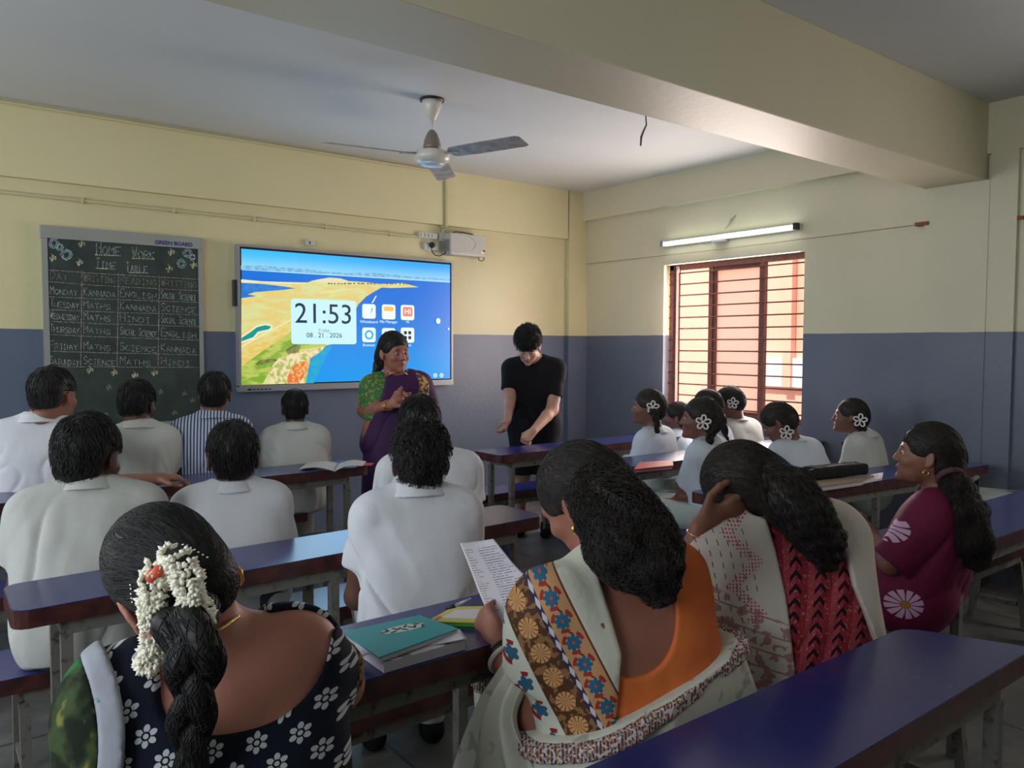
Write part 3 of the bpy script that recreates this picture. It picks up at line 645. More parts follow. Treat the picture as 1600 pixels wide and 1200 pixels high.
def wob(P, seed=0, f=14.0, st=(1,1,1)):
    r = np.random.default_rng(seed); Q = (P*np.array(st, f32))*f; s = 0
    w = np.sin(Q @ r.normal(size=3)*.7+r.uniform(0,6))
    for i in range(5):
        v = r.normal(size=3)*(.6+.35*i); s = s+np.sin(Q @ v.astype(f32)+w*1.3+r.uniform(0,6))/(1+.45*i)
    return s/3
def mesh_sdf(fn, lo, hi, res):
    res = res*QUICK; lo = np.array(lo, f32); n = np.ceil((np.array(hi)-lo)/(4*res)).astype(int)+1
    g = np.stack(np.meshgrid(*[np.arange(k) for k in n], indexing='ij'), -1).reshape(-1, 3)
    c = lo+(g*4+1.5)*res; dc = fn(c.astype(f32)).reshape(n)
    V = np.repeat(np.repeat(np.repeat(np.sign(dc)*1.0, 4, 0), 4, 1), 4, 2).astype(f32)
    act = g[(np.abs(dc) < 4*res*1.35+.006).ravel()]
    off = np.stack(np.meshgrid(*[np.arange(4)]*3, indexing='ij'), -1).reshape(-1, 3)
    idx = (act[:, None, :]*4+off[None]).reshape(-1, 3)
    for s in range(0, len(idx), 400000):
        ii = idx[s:s+400000]; V[ii[:, 0], ii[:, 1], ii[:, 2]] = fn((lo+ii*res).astype(f32))
    V[0] = V[-1] = 1; V[:, 0] = V[:, -1] = 1; V[:, :, 0] = V[:, :, -1] = 1
    inside = V < 0; sx, sy, sz = V.shape
    cnt = sum(inside[i:sx-1+i, j:sy-1+j, k:sz-1+k].astype(np.int8) for i in (0,1) for j in (0,1) for k in (0,1))
    cells = np.argwhere((cnt > 0) & (cnt < 8)); cid = -np.ones((sx-1, sy-1, sz-1), np.int32); cid[tuple(cells.T)] = np.arange(len(cells))
    acc = np.zeros((len(cells), 3)); num = np.zeros(len(cells))
    cor = [(i,j,k) for i in (0,1) for j in (0,1) for k in (0,1)]
    for a in cor:
        for ax in range(3):
            if a[ax]: continue
            b = list(a); b[ax] = 1
            va = V[cells[:,0]+a[0], cells[:,1]+a[1], cells[:,2]+a[2]]; vb = V[cells[:,0]+b[0], cells[:,1]+b[1], cells[:,2]+b[2]]
            m = (va < 0) != (vb < 0); t = np.where(m, va/(va-vb+1e-12), 0); p = np.array(a)[None]+t[:, None]*(np.array(b)-np.array(a))[None]
            acc += p*m[:, None]; num += m
    verts = lo+(cells+acc/np.maximum(num, 1)[:, None])*res
    faces = []
    for ax in range(3):
        u, v = [(1,2),(2,0),(0,1)][ax]
        s0 = [slice(None)]*3; s1 = [slice(None)]*3; s0[ax] = slice(0, -1); s1[ax] = slice(1, None)
        d = inside[tuple(s0)] != inside[tuple(s1)]; e = np.argwhere(d)
        e = e[(e[:, u] > 0) & (e[:, v] > 0) & (e[:, u] < V.shape[u]-1) & (e[:, v] < V.shape[v]-1)]
        flip = inside[tuple(s0)][tuple(e.T)]
        def cc(du, dv): q = e.copy(); q[:, u] += du; q[:, v] += dv; return cid[tuple(q.T)]
        q = np.stack([cc(-1,-1), cc(0,-1), cc(0,0), cc(-1,0)], 1); q[~flip] = q[~flip][:, ::-1]; faces.append(q)
    faces = np.concatenate(faces); faces = faces[(faces >= 0).all(1)]
    return verts, faces
def sobj(name, fn, lo, hi, res, m, parent=None, extra=None):
    v, f = mesh_sdf(fn, lo, hi, res)
    if len(v) == 0: return None
    me = bpy.data.meshes.new(name); nv = len(v); nq = len(f)
    ev = []; ef = []
    if extra: ev, ef = extra
    allv = np.concatenate([v, np.array(ev).reshape(-1, 3)]) if len(ev) else v
    allf = np.concatenate([f, np.array(ef)+nv]) if len(ef) else f
    me.vertices.add(len(allv)); me.vertices.foreach_set('co', allv.astype(f32).ravel())
    me.loops.add(len(allf)*4); me.loops.foreach_set('vertex_index', allf.astype(np.int32).ravel())
    me.polygons.add(len(allf)); me.polygons.foreach_set('loop_start', np.arange(len(allf), dtype=np.int32)*4)
    me.polygons.foreach_set('use_smooth', np.ones(len(allf), bool))
    me.update(calc_edges=True); me.validate(); me.materials.append(m)
    o = bpy.data.objects.new(name, me); COL.objects.link(o)
    if parent: o.parent = parent; o.matrix_parent_inverse = Matrix.LocRotScale(parent.location, parent.rotation_euler, None).inverted()
    return o
def strands(fn, seeds, dirfn, steps, sl, r=.0009, lift=.0012, wave=0.0, grow=0.0, seed=0):
    """hair strands walking over the surface of fn; returns (verts, quads)"""
    rg = np.random.default_rng(seed); P = seeds.astype(f32).copy(); N = len(P); pts = [P.copy()]; ph = rg.uniform(0, 6.28, N); e = .004
    def grad(P):
        g = np.stack([fn(P+np.array(d, f32)*e)-fn(P-np.array(d, f32)*e) for d in ((1,0,0),(0,1,0),(0,0,1))], 1)
        return g/(np.linalg.norm(g, axis=1, keepdims=True)+1e-9)
    rnd = rg.normal(size=(N, 3))*.18
    L = sl*rg.uniform(.6, 1.2, N)
    for _ in range(3): G = grad(P); P = (P-G*(fn(P)-lift)[:, None]).astype(f32)
    ok = np.abs(fn(P)-lift) < .004; P = P[ok]; ph = ph[ok]; rnd = rnd[ok]; L = L[ok]; N = len(P); pts = [P.copy()]
    dsel = ok
    for s in range(steps):
        G = grad(P); D = dirfn(P, s); D = (D[dsel] if len(D) != N else D)+rnd; D = D/(np.linalg.norm(D, axis=1, keepdims=True)+1e-9)
        D = D-G*(D*G).sum(1)[:, None]; D = D/(np.linalg.norm(D, axis=1, keepdims=True)+1e-9)
        if wave: D = D+np.cross(D, G)*(np.sin(ph+s*1.3)*wave)[:, None]
        P = P+D*L[:, None]; d = fn(P.astype(f32)); P = P-G*(d-(lift+grow*s))[:, None]; P = P.astype(f32); pts.append(P.copy())
    pts = np.stack(pts, 1); K = steps+1
    T = np.gradient(pts, axis=1); T /= np.linalg.norm(T, axis=2, keepdims=True)+1e-9
    up = rg.normal(size=(N, 1, 3)); X = np.cross(T, np.broadcast_to(up, T.shape)); X /= np.linalg.norm(X, axis=2, keepdims=True)+1e-9; Y = np.cross(T, X)
    w = (r*np.linspace(1, .25, K)**.7)[None, :, None]
    ring = np.stack([pts+X*w, pts+(-.5*X+.87*Y)*w, pts+(-.5*X-.87*Y)*w], 2).reshape(-1, 3)
    b = (np.arange(N)*K*3)[:, None, None]+(np.arange(K-1)*3)[None, :, None]; k = np.arange(3)[None, None]; k2 = (np.arange(3)+1) % 3
    q = np.stack([b+k, b+k2, b+3+k2, b+3+k], -1).reshape(-1, 4)
    return ring, q
def rotm(yaw, pitch=0, roll=0):
    """columns right, forward, up. yaw clockwise from +Y (deg), pitch up positive, roll right-side-down positive"""
    y, p, r = map(math.radians, (yaw, pitch, roll))
    f = Vector((math.sin(y)*math.cos(p), math.cos(y)*math.cos(p), math.sin(p))); x = Vector((math.cos(y), -math.sin(y), 0)); u = x.cross(f)
    x2 = x*math.cos(r)-u*math.sin(r); u2 = x*math.sin(r)+u*math.cos(r)
    return np.array([x2[:], f[:], u2[:]], f32).T
SKINS = {}
def skin(name, c, c2):
    def fn():
        return mixc(step(nz(9, 4), .35, .7), c, c2), nz(180, 3)*.0004
    return mat('skin '+name, None, .5, fn=fn, spec=.4)
SK_D = skin('deep brown', lin(88, 58, 46), lin(98, 66, 52)); SK_M = skin('brown', lin(128, 86, 70), lin(140, 96, 78)); SK_L = skin('light', lin(190, 146, 128), lin(205, 160, 140)); SK_W = skin('warm brown', lin(150, 98, 82), lin(160, 108, 90))
M_HAIR = mat('black hair', None, .55, fn=lambda: mixc(step(nz(90, 3), .3, .7), (.007,.0065,.007), (.018,.016,.016)), spec=.35)
M_HAIRB = mat('dark brown hair', None, .55, fn=lambda: mixc(step(nz(90, 3), .3, .7), (.010,.008,.007), (.028,.021,.018)), spec=.35)
M_EYE = mat('eye white', lin(165, 155, 150), .3); M_IRIS = mat('iris', (.012,.007,.005), .1); M_LIP = mat('lips', lin(140, 78, 72), .45)
def cloth(name, c, c2=None, bump=(220, .0006), rough=.85, fn=None): return mat('cloth '+name, None, rough, fn=fn or (lambda: mixc(step(nz(5, 4), .3, .7), c, c2 or tuple(x*.93 for x in c))), bump=bump, sheen=.0, spec=.2)
def creased(c): return lambda: (mixc(step(nz(5, 4), .3, .7), c, tuple(x*.94 for x in c)), (lambda x, y, z: step((nz(4.0, 1, vec(x, y, z*.45))-.5).abs(), .0, .11)*.0032+nz(7, 2, vec(x, y, z*.5))*.010)(*coords()))
C_WHITE = cloth('white cotton', None, fn=creased(lin(206, 208, 214))); C_OFFW = cloth('greyish white cotton', None, fn=creased(lin(190, 192, 188))); C_BLUEW = cloth('bluish white cotton', None, fn=creased(lin(196, 206, 220)))
C_BLACK = cloth('black cotton', (.010,.010,.013)); C_GREY = cloth('grey trousers', lin(70, 74, 84)); C_NAVY = cloth('dark trousers', lin(34, 38, 52))
# ---- generic head in head space (unit ~ adult, metres)
def head_sdf(q):
    d = ell(q, (0,-.014,.030), (.073,.091,.083))
    d = smn(d, ell(q, (0,.030,-.030), (.060,.060,.080)), .03)
    d = smn(d, ell(q, (0,.040,-.078), (.042,.042,.030)), .03)
    d = smn(d, rc(q, (-.03,.070,.018), (.03,.070,.018), .016, .016), .02)           # brow
    qa = q.copy(); qa[:, 0] = np.abs(qa[:, 0])
    d = smn(d, ell(qa, (.040,.062,-.028), (.020,.022,.018)), .02)                    # cheekbone
    d = smx(d, -ell(qa, (.030,.096,-.002), (.017,.014,.011)), .012)                  # eye socket
    d = smn(d, rc(q, (0,.086,.006), (0,.1015,-.030), .008, .0115), .010)              # nose
    d = smn(d, ell(qa, (.011,.096,-.034), (.008,.010,.007)), .006)
    d = smn(d, rc(qa, (0,.090,-.057), (.017,.083,-.058), .0065, .004), .006)         # lips
    d = smn(d, rc(qa, (0,.089,-.066), (.015,.082,-.065), .0068, .004), .005)
    d = smn(d, ell(q, (0,.078,-.098), (.020,.018,.015)), .015)                       # chin
    # ears
    M = rotm(35, 0, 0)
    e = ell(qa, (.079,-.008,-.008), (.0075,.017,.031), rotm(-22)); e = smx(e, -ell(qa, (.087,-.002,-.006), (.006,.009,.018)), .006)
    e = smn(e, ell(qa, (.078,.0,-.034), (.006,.009,.011)), .006)
    return smn(d, e, .008)
def hand_sdf(P, W_, D_, N_, side, s=1.0, curl=(.5,.5,.5,.5), thumb=.6, spread=.10):
    """W_ wrist, D_ finger direction, N_ palm normal (palm faces N_), side +1: thumb on +x of (D x N)"""
    W_, D_, N_ = Vector(W_), Vector(D_).normalized(), Vector(N_); N_ = (N_-D_*N_.dot(D_)).normalized(); X = D_.cross(N_).normalized()*side
    M = np.array([X[:], D_[:], N_[:]], f32).T
    q = ((P-A(W_)) @ M)/s
    d = ell(q, (0,.045,0), (.040,.052,.016)); d = smn(d, rc(q, (0,-.01,0), (0,.02,0), .024, .024), .02)
    d = smn(d, rc(q, (-.028,.075,0), (.028,.08,0), .012, .012), .015)
    for i, (fx, L, r) in enumerate(((.031,.072,.0088),(.0105,.080,.0092),(-.0105,.075,.0088),(-.030,.060,.0078))):
        c = curl[i]; a = 0; p = Vector((fx, .082, 0)); sp = (fx/.03)*spread
        for k, (fr, da) in enumerate(((.45, .9), (.32, 1.1), (.25, .7))):
            a += c*da*1.35; dr = Vector((math.sin(sp)*math.cos(a), math.cos(sp)*math.cos(a), math.sin(a))); e = p+dr*L*fr*1.05
            d = smn(d, rc(q, p, e, r*(1-.10*k), r*(1-.10*(k+1))), .004); p = e
    t0 = Vector((.030,.018,.004)); t1 = t0+Vector((.030,.030,.012+thumb*.012)); t2 = t1+Vector((.004-.02*thumb,.028,.006+.012*thumb)); t3 = t2+Vector((-.006-.012*thumb,.020,.004))
    d = smn(d, rc(q, t0, t1, .013, .0105), .012); d = smn(d, rc(q, t1, t2, .0105, .0095), .004); d = smn(d, rc(q, t2, t3, .0095, .008), .004)
    return d*s
class Fig:
    """A posed figure; joints are world Vectors."""
    def __init__(s, N, pel, heading=0, lean_roll=0, sw=.16, w=1.0, hc=None, hrot=(0,0,0), hs=1.0, depth=1.3, k_sh=.0):
        s.N = Vector(N); s.pel = Vector(pel); s.up = (s.N-s.pel); s.L = s.up.length; s.up.normalize()
        h = math.radians(heading); s.right = Vector((math.cos(h), -math.sin(h), 0))
        if lean_roll: s.right = (s.right+Vector((0,0,-math.tan(math.radians(lean_roll))))).normalized()
        s.right = (s.right-s.up*s.right.dot(s.up)).normalized(); s.fwd = s.up.cross(s.right)
        s.T = np.array([s.right[:], s.fwd[:], s.up[:]], f32).T; s.sw, s.w, s.depth = sw, w, depth
        s.hd = heading; s.hr = Vector((math.cos(h), -math.sin(h), 0)); s.hf = Vector((math.sin(h), math.cos(h), 0))
        s.hc = Vector(hc) if hc else s.N+s.up*.10+s.fwd*.035+Vector((0,0,.05)); s.HM = rotm(*hrot); s.hs = hs
        s.sh = {sd: s.pel+s.up*(s.L*.85)+s.right*(sw*sg) for sd, sg in (('L',-1),('R',1))}
        s.el = {}; s.wr = {}; s.hand = {}; s.kn = {}; s.an = {}
        for sd, sg in (('L',-1),('R',1)):
            s.el[sd] = s.sh[sd]+s.hr*(.035*sg)+s.hf*.06-Vector((0,0,.25)); s.wr[sd] = s.el[sd]+s.hf*.20-s.hr*(.07*sg)-Vector((0,0,.04))
            s.hand[sd] = dict(D=s.hf-s.hr*.3*sg, N=(0,0,-1))
        s.sit()
        s.ar = (.046*w**.5, .037, .025)
    def sit(s, sp=.10, kz=None):
        for sd, sg in (('L',-1),('R',1)):
            k = s.pel+s.hf*.38+s.hr*(sp*sg); k.z = (kz or s.pel.z-.02); s.kn[sd] = k; a = k+s.hf*.03; a.z = .09; s.an[sd] = a
    def loc(s, x, y, z): return s.pel+s.right*x+s.fwd*y+s.up*z
    def hp(s, x, y, z): return s.hc+Vector([float(t) for t in (s.HM @ np.array([x, y, z], f32))*s.hs])
    def hq(s, P): return ((P-A(s.hc)) @ s.HM)/s.hs
    def torso(s, P, waist=1.0):
        q = (P-A(s.pel)) @ s.T; q[:, 1] *= s.depth; L, w, sw = s.L, s.w, s.sw
        d = rc(q, (-.07*w,0,.0), (.07*w,0,.0), .118*w, .118*w)
        d = smn(d, rc(q, (-.035*w,0,.36*L), (.035*w,0,.36*L), .105*w*waist, .105*w*waist), .12)
        d = smn(d, rc(q, (-.06*w,.0,.66*L), (.06*w,.0,.66*L), .112*w, .112*w), .12)
        d = smn(d, rc(q, (-(sw-.035),0,.835*L), ((sw-.035),0,.835*L), .058, .058), .08)
        d = smn(d, rc(q, (0,.0,L*.97), (-(sw-.03),0,.87*L), .046, .044), .05); d = smn(d, rc(q, (0,.0,L*.97), ((sw-.03),0,.87*L), .046, .044), .05)
        return d*.85
    def arm(s, P, sd, inf=0.0, to=1.0):
        S_, E_, W_ = s.sh[sd], s.el[sd], s.wr[sd]; d = rc(P, S_, E_, s.ar[0]+.006+inf, s.ar[1]+inf)
        d2 = rc(P, E_, E_.lerp(W_, .3), s.ar[1]+inf, s.ar[1]*.98+inf); d3 = rc(P, E_.lerp(W_, .3), W_, s.ar[1]*.98+inf, s.ar[2]+inf)
        return smn(d, smn(d2, d3, .01), .02)
    def legs(s, P, inf=0.0):
        d = None
        for sd, sg in (('L',-1),('R',1)):
            h = s.pel+s.hr*(.08*s.w*sg); e = rc(P, h, s.kn[sd], .082*s.w+inf, .058+inf); e = smn(e, rc(P, s.kn[sd], s.an[sd], .055+inf, .036+inf), .02)
            d = e if d is None else smn(d, e, .02)
        return d
    def feet(s, P):
        d = None
        for sd in 'LR':
            a = s.an[sd]; e = rc(P, a-Vector((0,0,.05))-s.hf*.03, a-Vector((0,0,.06))+s.hf*.13, .034, .026); e = smn(e, rc(P, a, a-Vector((0,0,.05)), .034, .036), .02)
            d = e if d is None else np.minimum(d, e)
        return d
    def part(s, P, c, R, f, far=.3):
        m = ((P-A(c))**2).sum(1) < (R+.07)**2; d = np.full(len(P), far, f32)
        if m.any(): d[m] = f(P[m])
        return d
    def body(s, P):
        d = s.torso(P)
        for sd in 'LR':
            c = s.sh[sd].lerp(s.wr[sd], .5); d = smn(d, s.arm(P, sd), .03)
            if s.hand.get(sd) is not None:
                h = s.hand[sd]; W_ = s.wr[sd]
                d = smn(d, s.part(P, W_, .2, lambda Q: hand_sdf(Q, W_, h['D'], h['N'], h.get('side', 1), h.get('s', .95), h.get('curl', (.5,)*4), h.get('thumb', .6), h.get('spread', .1))), .012)
        d = smn(d, s.legs(P), .04); d = smn(d, s.feet(P), .015)
        nb = s.hp(0, -.030, -.045); d = smn(d, rc(P, s.N-s.up*.03+s.fwd*.0, nb, .056*s.hs, .052*s.hs), .03)
        d = smn(d, rc(P, nb, s.hp(0,-.0,-.03), .05*s.hs, .05*s.hs), .02)
        h = s.part(P, s.hc, .15*s.hs, lambda Q: head_sdf(s.hq(Q))*s.hs)
        return smn(d, h, .02)
    def bounds(s, pad=.14, lowz=0.0):
        pts = [s.N, s.pel, s.hc, *s.sh.values(), *s.el.values(), *s.wr.values(), *s.kn.values(), *s.an.values()]
        pts += [s.wr[k]+Vector(s.hand[k]['D']).normalized()*.12 for k in 'LR' if s.hand.get(k)]
        lo = [min(p[i] for p in pts)-pad for i in range(3)]; hi = [max(p[i] for p in pts)+pad for i in range(3)]
        lo[2] = max(lo[2], -.01); return lo, hi
    def sleeve(s, P, sd, t=.62, r0=.062, r1=.064):
        E_ = s.sh[sd].lerp(s.el[sd], t); a = (s.el[sd]-s.sh[sd]).normalized()
        d = rc(P, s.sh[sd], s.sh[sd].lerp(s.el[sd], t+.15), r0, r1); cut = (P-A(E_)) @ A(a)
        return d, cut
    def shirt(s, P, inf=.014, t=.62, waist=1.12, hem=-.10, seed=1, fold=.004, r0=.060, r1=.064, neck=.062, neckz=.012):
        d = s.torso(P, waist)-inf
        q = (P-A(s.pel)) @ s.T
        d = smx(d, -(q[:, 2]-hem), .01)
        for sd in 'LR':
            e, cut = s.sleeve(P, sd, t, r0, r1); d = smn(d, smx(e, cut, .006), .03)
        # folds: long soft creases below the shoulders
        f = wob(P, seed, 11, (1, 1, .45))*fold+wob(P, seed+9, 26, (1, 1, .6))*fold*.35
        dg = s.right*(1 if seed % 2 else -1)*.6+s.up; st = np.array([1,1,1], f32)
        rd = np.clip(1-np.abs(wob(P-(P @ A(dg.normalized()))[:, None]*A(dg.normalized())*.7, seed+3, 20))*3.2, 0, 1)**2
        f = f+rd*fold*1.3
        lowf = np.clip((s.L*.92-q[:, 2])/(.25*s.L), .15, 1); d = d+f*lowf
        nk = A(s.N); d2 = rc(P, s.N+s.up*(neckz+.03)+s.fwd*.01, s.N+s.up*.20+s.fwd*.05, neck, neck)
        return smx(d, -d2, .008)
    def collar(s, P, r=.060, h=.020, z=.016):
        a = s.N+s.up*z+s.fwd*.012; ax = (s.up*.85-s.fwd*.0+Vector((0,0,.3))).normalized(); q = P-A(a); v = q @ A(ax); pr = q-v[:, None]*A(ax)
        rr = np.sqrt((pr**2).sum(1)); tgt = r+.004-(v)*.45
        d = np.sqrt(np.maximum(np.abs(rr-tgt)-.0045, 0)**2+np.maximum(np.abs(v-.004)-h, 0)**2)-.003
        # fold-over flap
        d2 = np.sqrt(np.maximum(np.abs(rr-(tgt+.011+np.clip(.02-v,0,.05)*.25))-.003, 0)**2+np.maximum(np.abs(v-.0)-h*.85, 0)**2)-.003
        fr = (pr @ A(s.fwd))-.045
        return smx(smn(d, d2, .01), fr, .01)
def add_person(F, label, group=None): 
    b = F.pel.copy(); b.z = 0; return empty('person', tuple(b), label, 'person', group)
def eyes(F, root, glass=False):
    for sg in (-1, 1):
        c = F.hp(.030*sg, .0765, -.002); e = MB().sphere(c, .0112*F.hs, 14).build('eye', M_EYE, root, True)
        c2 = F.hp(.030*sg, .0765+.0068, -.003); MB().sphere(c2, .0062*F.hs, 10).build('iris', M_IRIS, e, True)
        mb = MB().tube([F.hp(.014*sg, .087, .016), F.hp(.028*sg, .089, .021), F.hp(.046*sg, .078, .017)], [.0018*F.hs,.003*F.hs,.0012*F.hs], 6); mb.build('eyebrow', M_HAIR, root, True)
def hair_short(F, root, t=.017, seed=3, m=M_HAIR, n=900, messy=.35, front=.047, nape=-.078, top=.006, res=.005, curly=0.0, length=.012):
    def fn(P):
        q = F.hq(P); d = ell(q, (0,-.016,.036), (.0745+t*.62,.092+t*.85,.080+t+top)); d = smn(d, ell(q, (0,-.045,-.03), (.058+t*.2,.048+t*.3,.060)), .03)
        d = d+wob(q, seed, 55)*(.0016+curly*.0065)+wob(q, seed+5, 110)*(.0006+curly*.0026)
        d = smx(d, (.80*q[:, 1]-.60*q[:, 2])-front, .012)                 # hairline
        side = np.maximum(q[:, 1]+.012, -(q[:, 2]+.012)); d = smx(d, -np.maximum(-(q[:, 1]+.036), (q[:, 2]-.022)), .008)
        d = smx(d, nape-q[:, 2]-np.clip(-q[:,1]-.05, 0, 1)*.25, .012)
        return d*F.hs
    c = F.hc; R = .15*F.hs; v, f = mesh_sdf(fn, [x-R for x in c], [x+R for x in c], .008)
    rg = np.random.default_rng(seed); sd = v[rg.integers(0, len(v), n)]
    q = F.hq(sd.astype(f32)); sd = sd[(q[:, 2] > -.035) & ~((np.abs(q[:, 0]) > .040) & (q[:, 2] < .050) & (q[:, 1] > -.065))]
    crown = A(F.hp(0, -.05, .11)); upv = A(F.HM[:, 2]); fw = A(F.HM[:, 1])
    def dirf(P, s): g = P-crown; return g/(np.linalg.norm(g, axis=1, keepdims=True)+1e-6)-upv*.25+fw*.15
    ex = strands(fn, sd, dirf, 4, length, .0016, .0012, wave=messy+curly, grow=.0022+curly*.002, seed=seed)
    if curly >= .5:
        mb = MB(); cs = v[rg.integers(0, len(v), int(260*curly))]; qc = F.hq(cs.astype(f32)); cs = cs[qc[:, 2] > .03]
        for p in cs:
            nrm = Vector(p-A(F.hc)).normalized(); a = Vector(rg.normal(size=3)); a = (a-nrm*a.dot(nrm)*.6).normalized(); b = nrm.cross(a).normalized(); a = b.cross(nrm*.5+a).normalized(); rr = rg.uniform(.007, .013)
            t0 = rg.uniform(0, 6.28); mb.tube([Vector(p)+nrm*.002+a*rr*math.cos(t)+(b*.6+nrm*.55)*rr*math.sin(t) for t in np.linspace(t0, t0+4.6, 9)], list(np.linspace(.0028, .001, 9)), 4, cap=False)
        if mb.v: n0 = len(ex[0]); ex = (np.concatenate([ex[0], np.array(mb.v)]), np.concatenate([ex[1], np.array(mb.f)+n0]))
    return sobj('hair', fn, [x-R for x in c], [x+R for x in c], res, m, root, ex)
def hair_combed(F, root, tie, t=.010, seed=3, m=M_HAIR, n=900, res=.005, front=.050, bulk=.012, steps=9, sl=.012, name='hair'):
    """hair drawn back over the skull to the tie point (head space)"""
    tq = A(tie)
    def fn(P):
        q = F.hq(P); d = ell(q, (0,-.016,.032), (.0745+t,.092+t,.084+t)); d = smn(d, ell(q, tuple(tq*.82), (.045+bulk,.04+bulk,.05+bulk)), .05)
        d = smn(d, ell(q, (0,-.048,-.030), (.064+t*.5,.052,.066)), .03)
        d = d+wob(q, seed, 60, (2.2, 1, 1))*.0010
        d = smx(d, (.80*q[:, 1]-.60*q[:, 2])-front, .010)
        d = smx(d, -np.maximum(-(q[:, 1]+.026), (q[:, 2]+.004)), .008)
        return smx(d, -.092-q[:, 2], .012)*F.hs
    c = F.hc; R = .17*F.hs; v, f = mesh_sdf(fn, [x-R for x in c], [x+R for x in c], .008)
    rg = np.random.default_rng(seed); sd = v[rg.integers(0, len(v), n)]; tw = A(F.hp(*tie))
    def dirf(P, s): g = tw-P; return g/(np.linalg.norm(g, axis=1, keepdims=True)+1e-6)
    ex = strands(fn, sd, dirf, steps, sl*F.hs, .0010, .0006, seed=seed)
    return sobj(name, fn, [x-R for x in c], [x+R for x in c], res, m, root, ex), fn
def braid(name, pts, r, root, m=M_HAIR, turns=None, seed=0, res=.004, tail=True, n=300):
    """three-strand plait along the world points"""
    P3 = smooth_path(pts, 40); L = sum((P3[i+1]-P3[i]).length for i in range(len(P3)-1)); turns = turns or L/(r*3.4)
    T = []; side = None; ch = []
    ctr = np.array([p[:] for p in P3]); acc = 0
    frames = []
    for i, p in enumerate(P3):
        t = (P3[min(i+1, len(P3)-1)]-P3[max(i-1, 0)]).normalized()
        if side is None: side = t.cross(_f).normalized()
        side = (side-t*side.dot(t)).normalized(); frames.append((p, t, side.copy(), t.cross(side)))
    chains = []
    for k in range(3):
        c = []
        for i, (p, t, x, y) in enumerate(frames):
            f = i/(len(frames)-1); ph = 2*PI*(turns/2*f)+k*2*PI/3; rr = r*(1-.45*f)
            c.append((p+x*math.sin(ph)*rr*.62+y*math.sin(2*ph)*rr*.34, rr*.60))
        chains.append(c)
    def fn(Q):
        d = None
        for c in chains:
            for i in range(len(c)-1):
                e = rc(Q, c[i][0], c[i+1][0], c[i][1], c[i+1][1]); d = e if d is None else np.minimum(d, e)
        return d+wob(Q, seed, 150, (1,1,.4))*.0005
    cs = np.array([c[i][0][:] for c in chains for i in range(1, len(c)-4)]); rg_ = np.random.default_rng(seed+5); ii = rg_.integers(0, len(cs), n*3); sdp = cs[ii]+rg_.normal(size=(len(ii), 3))*r*.6
    nxt = np.array([c[i+2][0][:] for c in chains for i in range(1, len(c)-4)])[ii]; DR = nxt-cs[ii]; DR /= np.linalg.norm(DR, axis=1, keepdims=True)+1e-9
    ex = strands(fn, sdp, lambda P, s: DR, 5, .008, .0010, .0008, seed=seed)
    lo = [min(p[i] for p in P3)-r*1.6 for i in range(3)]; hi = [max(p[i] for p in P3)+r*1.6 for i in range(3)]
    return sobj(name, fn, lo, hi, res, m, root, ex)
def smooth_path(pts, n):
    pts = [Vector(p) for p in pts]; out = []; m = len(pts)-1
    for j in range(n+1):
        u = j/n*m; i = min(int(u), m-1); t = u-i; p0 = pts[max(i-1, 0)]; p1 = pts[i]; p2 = pts[i+1]; p3 = pts[min(i+2, m)]
        out.append(.5*((2*p1)+(p2-p0)*t+(2*p0-5*p1+4*p2-p3)*t*t+(3*p1-p0-3*p2+p3)*t**3))
    return out
def loft(name, rows, m, root, nu=24, nv=40, th=.003, fold=None):
    """smooth cloth panel through a grid of world control points (rows of equal length), with UVs and thickness"""
    R = [smooth_path(r, nu) for r in rows]; G = [smooth_path([R[i][j] for i in range(len(R))], nv) for j in range(nu+1)]  # G[u][v]
    v = np.array([[G[j][i][:] for j in range(nu+1)] for i in range(nv+1)])
    du = np.gradient(v, axis=1); dv = np.gradient(v, axis=0); nn = np.cross(du, dv); nn /= np.linalg.norm(nn, axis=2, keepdims=True)+1e-9
    if fold:
        uu, vv = np.meshgrid(np.linspace(0, 1, nu+1), np.linspace(0, 1, nv+1)); v = v+nn*fold(uu, vv)[..., None]
    top = (v+nn*th/2).reshape(-1, 3); bot = (v-nn*th/2).reshape(-1, 3); N = len(top); w = nu+1; f = []
    for i in range(nv):
        for j in range(nu): a = i*w+j; f.append((a, a+1, a+w+1, a+w)); f.append((N+a+w, N+a+w+1, N+a+1, N+a))
    for j in range(nu): f.append((j, N+j, N+j+1, j+1)); a = nv*w+j; f.append((a, a+1, N+a+1, N+a))
    for i in range(nv): a = i*w; f.append((a, a+w, N+a+w, N+a)); a = i*w+nu; f.append((a+w, a, N+a, N+a+w))
    uv = [(j/nu, i/nv) for i in range(nv+1) for j in range(nu+1)]
    return obj(name, np.concatenate([top, bot]), f, m, root, True, uv+uv)
def bow(name, c, r, root, m, nrm):
    """white ribbon tied into a flower of loops"""
    n = Vector(nrm).normalized(); x = n.cross(Vector((0,0,1))).normalized(); y = x.cross(n); mb = MB(); c = Vector(c)
    for k in range(5):
        a = 2*PI*k/5+.4; d = x*math.cos(a)+y*math.sin(a); e = n.cross(d)
        pts = [c, c+d*r*.5+e*r*.30+n*r*.3, c+d*r*.98+e*r*.18+n*r*.35, c+d*r*.98-e*r*.18+n*r*.25, c+d*r*.5-e*r*.30+n*r*.2, c]
        mb.tube(smooth_path(pts, 14), r*.13, 6)
    mb.sphere(c+n*r*.2, r*.2, 8); return mb.build(name, m, root, True)
